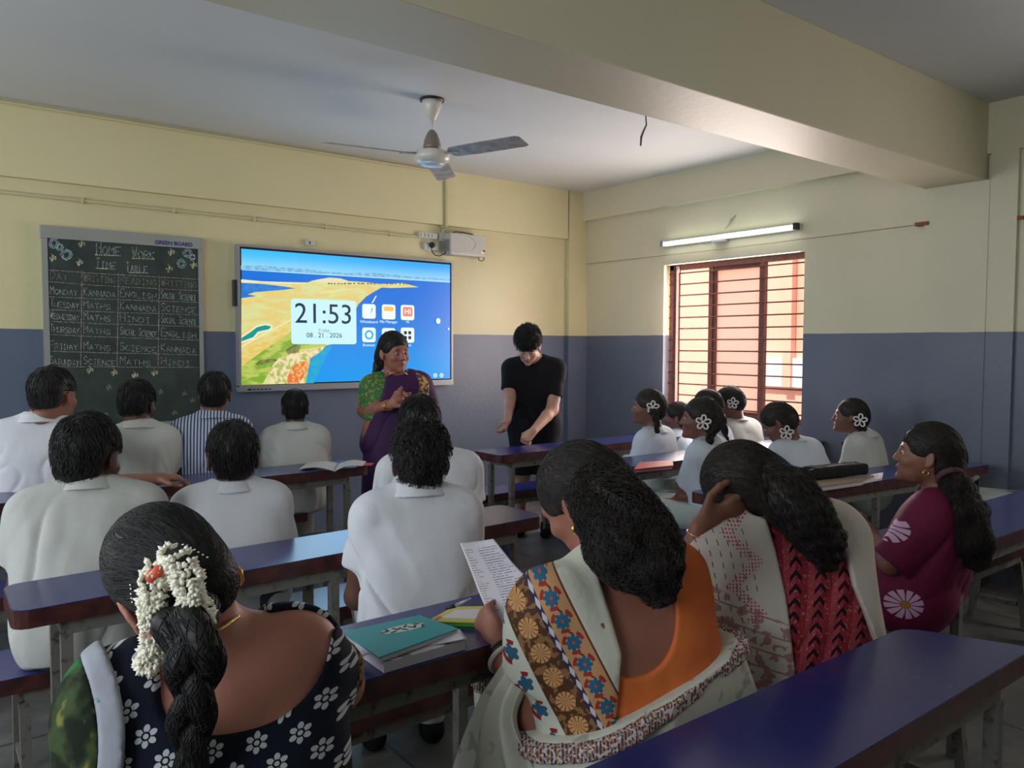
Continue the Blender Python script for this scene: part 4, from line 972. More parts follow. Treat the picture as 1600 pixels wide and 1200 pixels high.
# ================================================================= THE BOYS
M_STR = cloth('blue and white stripes', None, fn=lambda: (lambda x, y, z: mixc(((x*.93-y*.36)*62).fract() < .42, lin(196, 204, 220), lin(52, 66, 108)))(*coords()))
C_CREAM = cloth('cream trousers', lin(196, 190, 178))
def boy(label, neck, Y, head, hyaw, hpitch=0, hroll=0, hs=1.0, sw=.15, w=.95, heading=10, shirt=C_WHITE, sk=SK_D, res=.007, pel_back=.05, pel_dx=0, seat=BZ, hairkw={}, arms=None, legs=C_GREY, group=None, hdd=.03, seed=1, skw={}, collar=True, hair_m=M_HAIR):
    N = PY(neck[0], neck[1], Y); dep = (N-O0).dot(_f); hc = PD(head[0], head[1], dep+hdd)
    h = math.radians(heading); hf = Vector((math.sin(h), math.cos(h), 0)); pel = Vector((N.x, N.y, seat+.095))-hf*pel_back+Vector((math.cos(h), -math.sin(h), 0))*pel_dx
    F = Fig(N, pel, heading, 0, sw, w, hc, (hyaw, hpitch, hroll), hs)
    if arms: arms(F)
    root = add_person(F, label, group or 'boys in the left rows'); lo, hi = F.bounds()
    sobj('body', F.body, lo, hi, res, sk, root)
    sobj('shirt', lambda P: F.shirt(P, seed=seed, **skw), lo, hi, res*.85, shirt, root)
    if collar: sobj('collar', F.collar, [x-.11 for x in F.N], [x+.11 for x in F.N], .004, shirt, root)
    sobj('trousers', lambda P: smx(smn(F.legs(P, .012), F.torso(P)-.006, .03)+wob(P, seed, 18)*.002, (P[:, 2]-(seat+.15)), .01) if True else 0, lo, hi, res*1.4, legs, root)
    sobj('shoes', lambda P: smx(F.feet(P)-.006, P[:, 2]-.075, .004), [min(F.an['L'][i], F.an['R'][i])-.2 for i in (0,1)]+[-.01], [max(F.an['L'][i], F.an['R'][i])+.2 for i in (0,1)]+[.12], .008, C_BLACK, root)
    hair_short(F, root, seed=seed, m=hair_m, **hairkw)
    return F, root
def arms_b1(F):
    F.el['R'] = PD(178, 757, 3.28); F.wr['R'] = PD(246, 748, 3.36); F.hand['R'] = dict(D=PD(290,745,3.42)-PD(246,748,3.36), N=(0,0,-1), side=-1, curl=(.35,.4,.4,.45), thumb=.3, spread=.12)
    F.sh['R'] = F.sh['R']
boys = []
boys.append(boy('boy in white shirt at far left, forearm laid on the desk behind him', (60,657), 4.16, (84,619), 44, -4, hs=1.06, sw=.19, w=1.15, heading=14, sk=SK_M, arms=arms_b1, pel_back=.02, collar=True, seed=11, hairkw=dict(t=.012, nape=-.05)))
boys.append(boy('boy in white shirt before the chalkboard, face turned right, cropped hair swept up', (219,667), 4.30, (216,634), 42, -2, hs=.98, sw=.13, w=.85, heading=16, shirt=C_OFFW, sk=SK_D, seed=12, hairkw=dict(t=.014, top=.012, nape=-.035)))
boys.append(boy('boy in blue and white striped shirt', (330,652), 4.30, (336,617), 26, 0, hs=.98, sw=.15, heading=12, shirt=M_STR, sk=SK_M, seed=13, hairkw=dict(t=.012, nape=-.06), skw=dict(fold=.006)))
boys.append(boy('small boy in white shirt below the left part of the screen, seen from behind', (461,670), 4.30, (461,639), 22, 0, hs=.88, sw=.135, w=.9, heading=14, shirt=C_OFFW, sk=SK_D, legs=C_CREAM, seed=14, hairkw=dict(t=.010, nape=-.06)))
boys.append(boy('boy in greyish white shirt with tousled hair, beyond the woman with jasmine', (140,764), 2.76, (139,716), 42, -8, hs=1.05, sw=.168, w=1.0, heading=16, shirt=C_OFFW, sk=SK_D, res=.006, seed=15, hairkw=dict(t=.018, messy=.6, n=1500, top=.008), skw=dict(fold=.010, waist=1.25), pel_back=.12))
boys.append(boy('boy in white shirt with short thick hair in the middle row, seen from behind', (363,766), 2.76, (364,716), 16, -2, hs=1.0, sw=.145, w=.9, heading=12, sk=SK_D, res=.006, seed=16, hairkw=dict(t=.016, n=1300, top=.008), skw=dict(fold=.009, waist=1.2)))
boys.append(boy('boy in white shirt behind the nearer curly haired boy, his hair and shoulders showing', (672,712), 2.80, (656,668), 36, -4, hs=1.02, sw=.165, w=1.05, heading=20, shirt=C_WHITE, sk=SK_D, res=.006, seed=17, hairkw=dict(t=.018, n=1200), skw=dict(fold=.009, waist=1.15)))
boys.append(boy('boy in white polo shirt with curly hair right before the teal notebook', (652,770), 1.99, (657,722), 28, -2, hs=.98, sw=.137, w=.88, heading=22, sk=SK_D, res=.0055, seed=18, hairkw=dict(t=.019, n=1800, curly=.6, top=.004), skw=dict(fold=.010, waist=1.22), legs=C_WHITE))
# ================================================================= THE SCHOOLGIRLS
M_RIB = cloth('white ribbon', lin(225, 222, 222))
C_PALE = cloth('pale green skirt', lin(186, 198, 196))
SK_G = skin('girl brown', lin(112, 76, 64), lin(124, 86, 72))
def girl(label, neck, Y, head, hyaw, hpitch=0, hroll=0, hs=.95, sw=.135, w=.88, heading=-15, bowpx=None, braidpx=None, pel_back=.04, arms=None, res=.0075, seed=1, shirt=C_BLUEW, hdd=-.02, sk=SK_G, br=.022, bowd=-.1, seat=BZ):
    N = PY(neck[0], neck[1], Y); dep = (N-O0).dot(_f); hc = PD(head[0], head[1], dep+hdd); h = math.radians(heading)
    pel = Vector((N.x, N.y, seat+.09))-Vector((math.sin(h), math.cos(h), 0))*pel_back
    F = Fig(N, pel, heading, 0, sw, w, hc, (hyaw, hpitch, hroll), hs)
    if arms: arms(F, dep)
    root = add_person(F, label, 'schoolgirls in the right rows'); lo, hi = F.bounds()
    sobj('body', F.body, lo, hi, res, sk, root)
    sobj('blouse', lambda P: F.shirt(P, seed=seed, inf=.012, t=.55, fold=.004, waist=1.08), lo, hi, res*.9, shirt, root)
    sobj('collar', F.collar, [x-.1 for x in F.N], [x+.1 for x in F.N], .0045, shirt, root)
    sobj('skirt', lambda P: smx(smn(F.legs(P, .03), F.torso(P)-.02, .05)+wob(P, seed, 20)*.005, np.maximum(P[:, 2]-(seat+.14), .16-P[:, 2]), .01), lo, hi, res*1.4, C_PALE, root)
    tie = (0, -.105, -.02)
    hair_combed(F, root, tie, seed=seed, m=M_HAIRB, n=500, res=.005, t=.009, bulk=-.004, steps=6, front=.042)
    eyes(F, root)
    if braidpx: braid('braid', [PD(x, y, dep+bd) for x, y, bd in braidpx], br, root, M_HAIRB, res=.0045)
    if bowpx: c = PD(bowpx[0], bowpx[1], dep+bowd); bow('hair_ribbon', c, .036, root, M_RIB, O0-c)
    return F, root
def arms_g2(F, d):
    F.el['L'] = PD(1062, 790, d+.10); F.wr['L'] = PD(1018, 790, d+.26)
    F.hand['L'] = dict(D=PD(1000, 770, d+.3)-PD(1018,790,d+.26), N=(0,0,-1), side=1)
def arms_g4(F, d):
    F.el['L'] = PD(1160, 700, d-.02); F.wr['L'] = PD(1192, 708, d-.12); F.hand['L'] = dict(D=PD(1210, 707, d-.14)-PD(1192,708,d-.12), N=(0,0,-1), side=1)
girl('schoolgirl in white nearest the wall corner, profile to the left, short braid under white ribbon', (1022,676), 3.36, (1012,636), -42, 2, bowpx=(1020,636), braidpx=[(1021,642,-.12),(1025,655,-.13),(1027,675,-.13)], seed=31, sw=.15, w=.95)
girl('schoolgirl in white seated before the red book, ribbon loop behind her ear', (1106,692), 2.62, (1094,654), -40, 2, bowpx=(1099,660), braidpx=[(1112,665,-.10),(1108,690,-.10),(1090,702,-.06)], arms=arms_g2, seed=32, sw=.135)
girl('schoolgirl mostly hidden behind the girl with the red book, only hair and collar showing', (1116,672), 3.40, (1103,634), -38, 0, seed=33, braidpx=[(1126,650,-.06),(1132,680,-.08),(1136,715,-.08)], br=.03)
girl('schoolgirl in cream white leaning over her writing by the window', (1150,660), 3.44, (1139,629), -30, -22, bowpx=(1145,630), seed=34, shirt=C_OFFW, pel_back=.14, heading=10, arms=arms_g4)
girl('schoolgirl bending her head far down, white flower clip at her nape', (1238,694), 2.60, (1215,660), -30, -34, bowpx=(1229,676), seed=35, pel_back=.16, heading=5, sw=.15, w=.95)
girl('schoolgirl in white sitting alone by the right wall, profile left, white hair clip', (1348,682), 2.40, (1328,650), -30, 4, hs=.88, bowpx=(1344,657), braidpx=[(1348,668,-.05),(1338,682,-.06),(1318,694,-.05)], seed=36, shirt=C_OFFW, heading=-10)
girl('schoolgirl almost hidden between the first two ribboned girls', (1064,682), 3.80, (1058,652), -30, 0, seed=37)
# ================================================================= THE TEACHER
def standing(N, pz, heading, back=0.0, **k):
    h = math.radians(heading); hf = Vector((math.sin(h), math.cos(h), 0)); pel = Vector((N.x, N.y, pz))-hf*back
    F = Fig(N, pel, heading, **k)
    for sd, sg in (('L',-1),('R',1)):
        F.kn[sd] = Vector((pel.x, pel.y, pz*.55))+F.hr*(.085*sg)+F.hf*.02; F.an[sd] = Vector((pel.x, pel.y, .09))+F.hr*(.095*sg)
    return F
M_PURP = cloth('purple silk', None, rough=.55, fn=lambda: (lambda x, y, z: mixc(step(nz(7, 2, vec(x, y, z)), .66, .70), mixc(nz(5, 3), lin(74, 40, 84), lin(56, 34, 76)), lin(170, 130, 84)))(*coords()))
M_GOLD = cloth('gold zari', None, rough=.45, fn=lambda: mixc(step(nz(45, 3), .46, .54), lin(190, 150, 84), lin(70, 50, 60)))
M_GREEN = cloth('green silk', None, rough=.6, fn=lambda: mixc(step(nz(60, 3), .55, .62), lin(62, 116, 62), lin(150, 140, 80)))
M_GRN2 = cloth('gold green border', None, rough=.6, fn=lambda: mixc(step(nz(70, 3), .45, .55), lin(150, 140, 70), lin(96, 124, 60)))
M_GOLDJ = mat('polished gold', (.85,.55,.18), .25, .9)
tN = PD(618, 588, 4.80); tF = standing(tN, .80, 196, back=.02, sw=.165, w=1.08, hc=PD(616, 550, 4.76), hrot=(178, -4, 3), hs=1.04)
tF.el['R'] = PD(568, 642, 4.80); tF.wr['R'] = PD(612, 632, 4.58); tF.hand['R'] = dict(D=PD(632,604,4.52)-PD(612,632,4.58), N=tF.hr*-1+Vector((0,0,.3)), side=-1, curl=(.2,.55,.75,.85), thumb=.2, spread=.15)
tF.el['L'] = PD(672, 640, 4.78); tF.wr['L'] = PD(640, 634, 4.56); tF.hand['L'] = dict(D=PD(622,622,4.52)-PD(640,634,4.56), N=(0,0,1), side=-1, curl=(.4,.5,.6,.6), thumb=.4)
tR = add_person(tF, 'teacher in purple sari and green blouse standing before the screen, hands raised in talk'); lo, hi = tF.bounds()
sobj('body', tF.body, lo, hi, .0055, SK_W, tR)
sobj('blouse', lambda P: tF.shirt(P, inf=.008, t=.66, waist=1.0, hem=.12, seed=5, fold=.002, r0=.054, r1=.050, neck=.085, neckz=-.02), lo, hi, .006, M_GREEN, tR)
def tcuff(P):
    d, cut = tF.sleeve(P, 'R', .66, .056, .053); return np.maximum(np.maximum(d, cut), -(cut+.045))
sobj('sleeve_border', tcuff, lo, hi, .006, M_GRN2, tR)
def half(P, a, b, side, k=None):
    """signed distance to the plane through a,b that also holds direction k; negative on the side of point side"""
    n = (Vector(b)-Vector(a)).cross(Vector(k)).normalized(); s_ = -1 if (Vector(side)-Vector(a)).dot(n) > 0 else 1
    return ((P-A(a)) @ A(n))*s_
fa, fb = PD(607, 585, 4.7), PD(582, 652, 4.7)
def tdrape(P):
    d = np.minimum(tF.torso(P, 1.02)-.020, 9); e, cut = tF.sleeve(P, 'L', .75, .066, .070); d = smn(d, e, .04)
    d = d+wob(P-(P @ A((fb-fa).normalized()))[:, None]*A((fb-fa).normalized())*.8, 4, 34)*.004
    d = smx(d, half(P, fa, fb, PD(650, 620, 4.7), tF.fwd), .006)
    return smx(d, -rc(P, tF.N+tF.up*.05, tF.N+tF.up*.3, .075, .075), .01)
sobj('sari_drape', tdrape, lo, hi, .006, M_PURP, tR)
def tskirt(P):
    r0 = rc(P, tF.pel-tF.hr*.05+Vector((0,0,.12)), tF.pel-tF.hr*.05-Vector((0,0,.62)), .135, .17); r1 = rc(P, tF.pel+tF.hr*.05+Vector((0,0,.12)), tF.pel+tF.hr*.05-Vector((0,0,.62)), .135, .17)
    d = smn(r0, r1, .05)+wob(P, 8, 30, (1, 1, .12))*.008; return smx(d, .02-P[:, 2], .01)
sobj('sari_skirt', tskirt, lo, hi, .008, M_PURP, tR)
loft('sari_border', [[PD(632,672,4.58),PD(638,682,4.58)],[PD(617,700,4.56),PD(624,710,4.56)],[PD(602,728,4.56),PD(608,738,4.56)],[PD(590,752,4.58),PD(597,762,4.58)]], M_GOLD, tR, 4, 20, .004)
loft('shoulder_border', [[PD(650,583,4.72),PD(662,588,4.76)],[PD(655,600,4.66),PD(670,602,4.70)],[PD(652,622,4.64),PD(668,626,4.68)],[PD(650,640,4.64),PD(664,646,4.68)]], M_GOLD, tR, 6, 20, .006)
hb, _ = hair_combed(tF, tR, (.03,-.10,-.05), seed=5, n=700, res=.005, t=.009, front=.036)
sobj('ponytail', lambda P: smn(rc(P, PD(598,560,4.86), PD(592,570,4.86), .03, .035), rc(P, PD(592,570,4.86), PD(584,584,4.84), .035, .012), .02)+wob(P, 3, 60)*.002, [x-.15 for x in PD(592,570,4.86)], [x+.15 for x in PD(592,570,4.86)], .005, M_HAIR, tR)
eyes(tF, tR); MB().sphere(tF.hp(0, .094, .024), .003, 8).build('bindi', mat('bindi red', (.3,.01,.02), .4), tR, True)
MB().tube([tF.hp(-.012,.094,-.061), tF.hp(0,.097,-.060), tF.hp(.012,.094,-.061)], .0035, 6).build('lips', M_LIP, tR, True)
a = tF.wr['R'].lerp(tF.el['R'], .12); b_ = (tF.wr['R']-tF.el['R']).normalized()
def ring(c, ax, r, th, name, m, root, n=28):
    ax = Vector(ax).normalized(); x = ax.orthogonal().normalized(); y = ax.cross(x)
    return MB().tube([Vector(c)+x*r*math.cos(t)+y*r*math.sin(t) for t in np.linspace(0, 2*PI, n)], th, 8, cap=False).build(name, m, root, True)
for t in (.10, .15): ring(tF.wr['R'].lerp(tF.el['R'], t), b_, .031, .003, 'bangle', M_GOLDJ, tR)
ring(tF.N+Vector((0,0,-.012))+tF.fwd*.035, (tF.up-tF.fwd*.9), .072, .002, 'necklace', M_GOLDJ, tR, 40)
# ================================================================= THE MAN IN BLACK
mN = PD(834, 560, 5.58); mF = standing(mN, .80, 226, back=.06, sw=.175, w=1.0, hc=PD(825, 540, 5.46), hrot=(222, -38, 0), hs=1.02)
mF.el['R'] = PD(796, 625, 5.55); mF.wr['R'] = PD(793, 655, 5.45); mF.hand['R'] = dict(D=PD(786,678,5.42)-PD(793,655,5.45), N=mF.hr, side=-1, curl=(.5,.6,.6,.7), thumb=.5)
mF.el['L'] = PD(863, 640, 5.52); mF.wr['L'] = PD(833, 674, 5.34); mF.hand['L'] = dict(D=PD(818,690,5.30)-PD(833,674,5.34), N=-mF.hf+Vector((0,0,-1)), side=-1, curl=(.8,.85,.9,.9), thumb=.7)
mF.ar = (.050, .042, .028)
mR = add_person(mF, 'man in black t-shirt and black shorts with curly hair, looking down at his hand'); lo, hi = mF.bounds()
sobj('body', mF.body, lo, hi, .0055, SK_L, mR)
sobj('t_shirt', lambda P: mF.shirt(P, inf=.013, t=.68, waist=1.1, hem=-.04, seed=7, fold=.005, neck=.066, neckz=-.004), lo, hi, .006, C_BLACK, mR)
sobj('shorts', lambda P: smx(smn(mF.legs(P, .028), mF.torso(P)-.012, .04)+wob(P, 3, 20)*.004, np.maximum(P[:, 2]-.95, .44-P[:, 2]), .008), lo, hi, .007, cloth('black shorts', (.014,.015,.02)), mR)
sobj('shoes', lambda P: smx(mF.feet(P)-.01, P[:, 2]-.09, .004), [mF.pel.x-.3, mF.pel.y-.3, -.01], [mF.pel.x+.3, mF.pel.y+.3, .12], .007, C_BLACK, mR)
hair_short(mF, mR, t=.024, seed=8, n=1800, curly=1.0, messy=.6, top=.006, nape=-.06, front=.050, length=.012)
eyes(mF, mR)
MB().tube([mF.hp(-.013,.092,-.061), mF.hp(0,.096,-.060), mF.hp(.013,.092,-.061)], .0035, 6).build('lips', M_LIP, mR, True)
# ================================================================= THE WOMEN IN THE NEAREST ROW
def pd(x, y, z, v, o=(0,0,0)): 
    return (x-o[0])*v[0]+(y-o[1])*v[1]+(z-o[2])*v[2]
def flower_fn(base, petal, o, ua, va, cell, R, npet=6, core=None, rand=.0):
    def fn():
        x, y, z = coords(); a = pd(x, y, z, ua, o)/cell; b = pd(x, y, z, va, o)/(cell*.62); row = b.floor(); a2 = a+row*.5
        u = a2.fract()-.5; v = (b.fract()-.5)*.62; u = u*cell; v = v*cell; r = (u*u+v*v).sqrt(); th = S.op('ARCTAN2', v, u)
        ca = ((th*(npet/2)).sin().abs()); edge = R*.55+ca*R*.5
        pet = (r < edge)*(r > R*.42)*(ca > .32); dot = (r < R*.24)
        return mixc(smin(pet+dot, 1.0), base, petal)
    return fn
# ---------------- woman with jasmine in her hair
jN = PY(322, 994, 1.18); jd = (jN-O0).dot(_f)
jF = Fig(jN, Vector((jN.x+.03, jN.y-.05, BZ+.12)), 8, -9, .130, 1.02, PD(270, 908, jd-.01), (2, -30, -26), .94, 1.25)
jF.el['R'] = PD(522, 1068, jd+.14); jF.wr['R'] = PD(505, 1000, jd+.36); jF.hand['R'] = dict(D=(-.5,.8,0), N=(0,0,-1), side=-1)
jF.el['L'] = PD(205, 1190, jd+.10); jF.wr['L'] = jF.el['L']+Vector((.05,.22,.05)); jF.ar = (.058,.046,.028)
jR = add_person(jF, 'person with white jasmine in a black plait, navy flowered low-back blouse and green sari'); lo, hi = jF.bounds()
SK_J = skin('bronze', lin(172, 116, 98), lin(184, 124, 104))
sobj('body', jF.body, lo, hi, .0055, SK_J, jR)
cN = PD(362, 1044, jd-.1)
M_JB = cloth('navy with white flowers', None, fn=flower_fn((.008,.011,.024), lin(196, 200, 204), cN, tuple(_r), tuple(_u), .052, .0135))
def jblouse(P):
    d = jF.torso(P, 1.0)-.009; q = (P-A(jF.pel)) @ jF.T; d = smx(d, -(q[:, 2]-.02), .01)
    for sd in 'LR': e, cut = jF.sleeve(P, sd, .88, .070, .060); d = smn(d, smx(e, cut, .006), .03)
    d = d+wob(P, 2, 22)*.0015
    c = P-A(cN); x = c @ A(_r); z = c @ A(_u)-.0; back = c @ A(jF.fwd)
    e = ((np.abs(x)/.103)**2.4+(np.abs(z)/.098)**2.4)**(1/2.4)-1; cut = np.maximum(e*.11, back-.11)
    n = rc(P, jF.N-jF.up*.01, jF.N+jF.up*.2, .088, .088)
    return smx(smx(d, -cut, .006), -n, .01)
sobj('blouse', jblouse, lo, hi, .0045, M_JB, jR)
def jcuff(P): d, cut = jF.sleeve(P, 'R', .88, .0725, .0625); return np.maximum(np.maximum(d, cut-.002), -(cut+.022))
sobj('sleeve_border', jcuff, lo, hi, .005, cloth('gold brown trim', None, fn=lambda: mixc(step(nz(90, 3), .45, .55), lin(150, 118, 84), lin(60, 44, 40))), jR)
def green_fn():
    x, y, z = coords(); a = mixc(step(nz(22, 4), .45, .62), lin(28, 36, 26), lin(60, 74, 44)); a = mixc(step(nz(30, 3, vec(x, y, z*.7)), .58, .66), a, lin(120, 118, 56))
    return mixc(step(nz(12, 3, vec(x+3, y, z)), .60, .70), a, lin(52, 108, 62))
M_JS = cloth('green printed sari', None, fn=green_fn, bump=(60, .002))
M_JW = cloth('grey white sari edge', None, fn=lambda: mixc(step(nz(30, 4), .62, .7), mixc(nz(20, 3), lin(168, 172, 182), lin(140, 144, 156)), lin(60, 66, 88)))
e0_, e1_, e2_ = PD(236, 1000, jd), PD(216, 1095, jd), PD(275, 1190, jd)
def jd_base(P, inf):
    d = jF.torso(P, 1.03)-inf; e, cut = jF.sleeve(P, 'L', 1.25, .058, .062); d = smn(d, e, .05)
    ax = A((e2_-e0_).normalized()); return d+wob(P-(P @ ax)[:, None]*ax*.85, 6, 40)*.004
def jedge(P, off):
    a = half(P, e0_, e1_, PD(150, 1060, jd), ray(215, 1080)); b = half(P, e1_, e2_, PD(150, 1190, jd), ray(215, 1080)); return smx(a, b, .07)+off
sobj('sari', lambda P: smx(smx(jd_base(P, .024), jedge(P, .028), .006), half(P, jF.pel+jF.up*.44, jF.pel+jF.up*.44+jF.right, jF.pel, jF.fwd)-.10, .01), lo, hi, .0055, M_JS, jR)
sobj('sari_edge', lambda P: smx(smx(jd_base(P, .027), jedge(P, 0), .005), -jedge(P, .030), .005), lo, hi, .005, M_JW, jR)
sobj('sari_skirt', lambda P: smx(smn(jF.legs(P, .05), jF.torso(P)-.03, .06)+wob(P, 5, 24)*.007, np.maximum(P[:, 2]-(BZ+.19), .03-P[:, 2]), .01), lo, hi, .009, M_JS, jR)
jh, jfn = hair_combed(jF, jR, (.012,-.115,-.03), seed=21, n=2600, res=.0045, t=.009, bulk=-.002, front=.05, steps=10, sl=.012)
braid('plait', [PD(290, 962, jd-.13), PD(303, 1010, jd-.16), PD(304, 1060, jd-.15), PD(300, 1110, jd-.14), PD(298, 1160, jd-.13), PD(296, 1215, jd-.12)], .036, jR, M_HAIR, res=.003)
gp = smooth_path([PD(233,1042,jd-.10), PD(240,1015,jd-.11), PD(247,980,jd-.125), PD(238,955,jd-.125), PD(240,925,jd-.13), PD(247,895,jd-.13), PD(265,872,jd-.13), PD(287,888,jd-.14), PD(296,915,jd-.145), PD(303,940,jd-.14), PD(312,962,jd-.14), PD(306,985,jd-.145)], 120)
rg = np.random.default_rng(4); mb = MB(); ob_ = MB()
for k in range(250):
    i = int(rg.uniform(0, 120)); p = gp[i]; t = (gp[min(i+1,120)]-gp[max(i-1,0)]).normalized(); v = Vector(rg.normal(size=3)); v = (v-t*v.dot(t)).normalized()
    toc = (O0-p).normalized(); 
    if v.dot(toc) < -.3: v = -v
    c = p+v*rg.uniform(.004, .013)
    for j in range(6):
        w = Vector(rg.normal(size=3)).normalized(); w = (w*.75+v).normalized(); L = rg.uniform(.010, .0145); x = w.orthogonal().normalized()*.0037; y = w.cross(x).normalized()*.0037
        b0 = c; m0 = c+w*L*.6; tip = c+w*L
        vs = [b0, m0+x, m0+y, m0-x, m0-y, tip]; mb.add(vs, [(0,2,1),(0,3,2),(0,4,3),(0,1,4),(5,1,2),(5,2,3),(5,3,4),(5,4,1)])
tag(mb.build('jasmine_flowers', mat('jasmine petals', None, .6, fn=lambda: mixc(nz(60, 2), lin(250, 248, 236), lin(238, 232, 208))), jR, True), kind='stuff')
for (x, y, dd, s_) in ((238,900,.146,.009), (247,893,.148,.008), (304,1001,.155,.009), (298,944,.155,.004)):
    c = PD(x, y, jd-dd); MB().sphere(c, (s_, s_*.6, s_*1.1), 8).build('orange_petals', mat('orange petals', lin(226, 96, 62), .6), jR, True)
def onhair(x, y, fn, lift=.002):
    """first point of the camera ray that meets the hair surface"""
    t = .6
    for k in range(200):
        p = PD(x, y, t); d = float(fn(np.array([p[:]], f32))[0])
        if d < lift: break
        t += max(d*.5, .001)
    return PD(x, y, t)
for pts in (((286,851),(292,853),(298,856),(304,859),(310,863),(317,867),(324,871)), ((204,914),(205,920),(205,928),(206,935),(207,941))):
    for x, y in pts: MB().sphere(onhair(x, y, jfn), .0018, 8).build('hair_bead', mat('silver bead', (.8,.8,.85), .15, .9), jR, True)
nk = [PD(322, 992, jd-.075), PD(334, 988, jd-.072), PD(348, 981, jd-.065), PD(361, 972, jd-.05), PD(372, 964, jd-.02)]
ch = smooth_path(nk, 26); ne = MB().tube(ch, .0014, 6).build('necklace', M_GOLDJ, jR, True)
mb = MB()
for p in ch[::1]: mb.sphere(p, .0034, 6)
mb.build('necklace_beads', M_GOLDJ, jR, True)
ec = jF.hp(.086,-.004,-.050); mb = MB().tube([ec+Vector((0,0,.012)), ec+_r*.004+Vector((0,0,.004)), ec+_r*.006-Vector((0,0,.010)), ec+_r*.003-Vector((0,0,.018))], [.002,.003,.003,.0015], 8); mb.build('earring', M_GOLDJ, jR, True)
# ---------------- woman in orange blouse and cream sari, reading a sheet
oN = PY(952, 888, 1.15); od = (oN-O0).dot(_f)
oF = Fig(oN, Vector((oN.x+.05, oN.y-.06, BZ+.12)), 14, -6, .155, 1.12, PD(910, 780, od+.05), (-14, -34, -8), .98, 1.25)
oF.el['L'] = PD(842, 1118, od-.04); oF.wr['L'] = PD(778, 1005, od+.12); hw = oF.wr['L']
oF.hand['L'] = dict(D=PD(752, 955, od+.19)-hw, N=_f*.5+_r*.75-_u*.1, side=1, curl=(.75,.8,.85,.9), thumb=.9, s=1.0, spread=.05)
oF.el['R'] = PD(1080, 1015, od+.14); oF.wr['R'] = oF.el['R']+Vector((-.08,.20,.02)); oF.hand['R'] = dict(D=(-.4,.9,0), N=(0,0,-1), side=-1); oF.ar = (.056,.046,.029)
oR = add_person(oF, 'person in orange low-back blouse and cream sari, curly hair, reading a held paper sheet'); lo, hi = oF.bounds()
sobj('body', oF.body, lo, hi, .005, SK_W, oR)
C_OR = cloth('orange cotton', lin(216, 116, 62), lin(206, 104, 54))
oc = PD(1000, 950, od-.1)
def oblouse(P):
    d = oF.torso(P, 1.0)-.010; q = (P-A(oF.pel)) @ oF.T; d = smx(d, .13-q[:, 2], .01)
    for sd in 'LR': e, cut = oF.sleeve(P, sd, .35, .068, .062); d = smn(d, smx(e, cut, .006), .03)
    ax = A(oF.up); d = d+wob(P, 3, 30, (1,1,1.6))*.002
    c = P-A(oc); x = c @ A(_r)+.010; z = c @ A(_u); w = .088+np.clip(-z, -.15, .0)*.15
    e = ((np.abs(x)/w)**2.3+(np.abs(np.minimum(z, 0))/.125)**2.3)**(1/2.3)-1; cut = np.maximum(e*.09, c @ A(oF.fwd)-.13)
    n = rc(P, oF.N-oF.up*.0, oF.N+oF.up*.2, .085, .085)
    return smx(smx(d, -cut, .006), -n, .01)
sobj('blouse', oblouse, lo, hi, .0045, C_OR, oR)
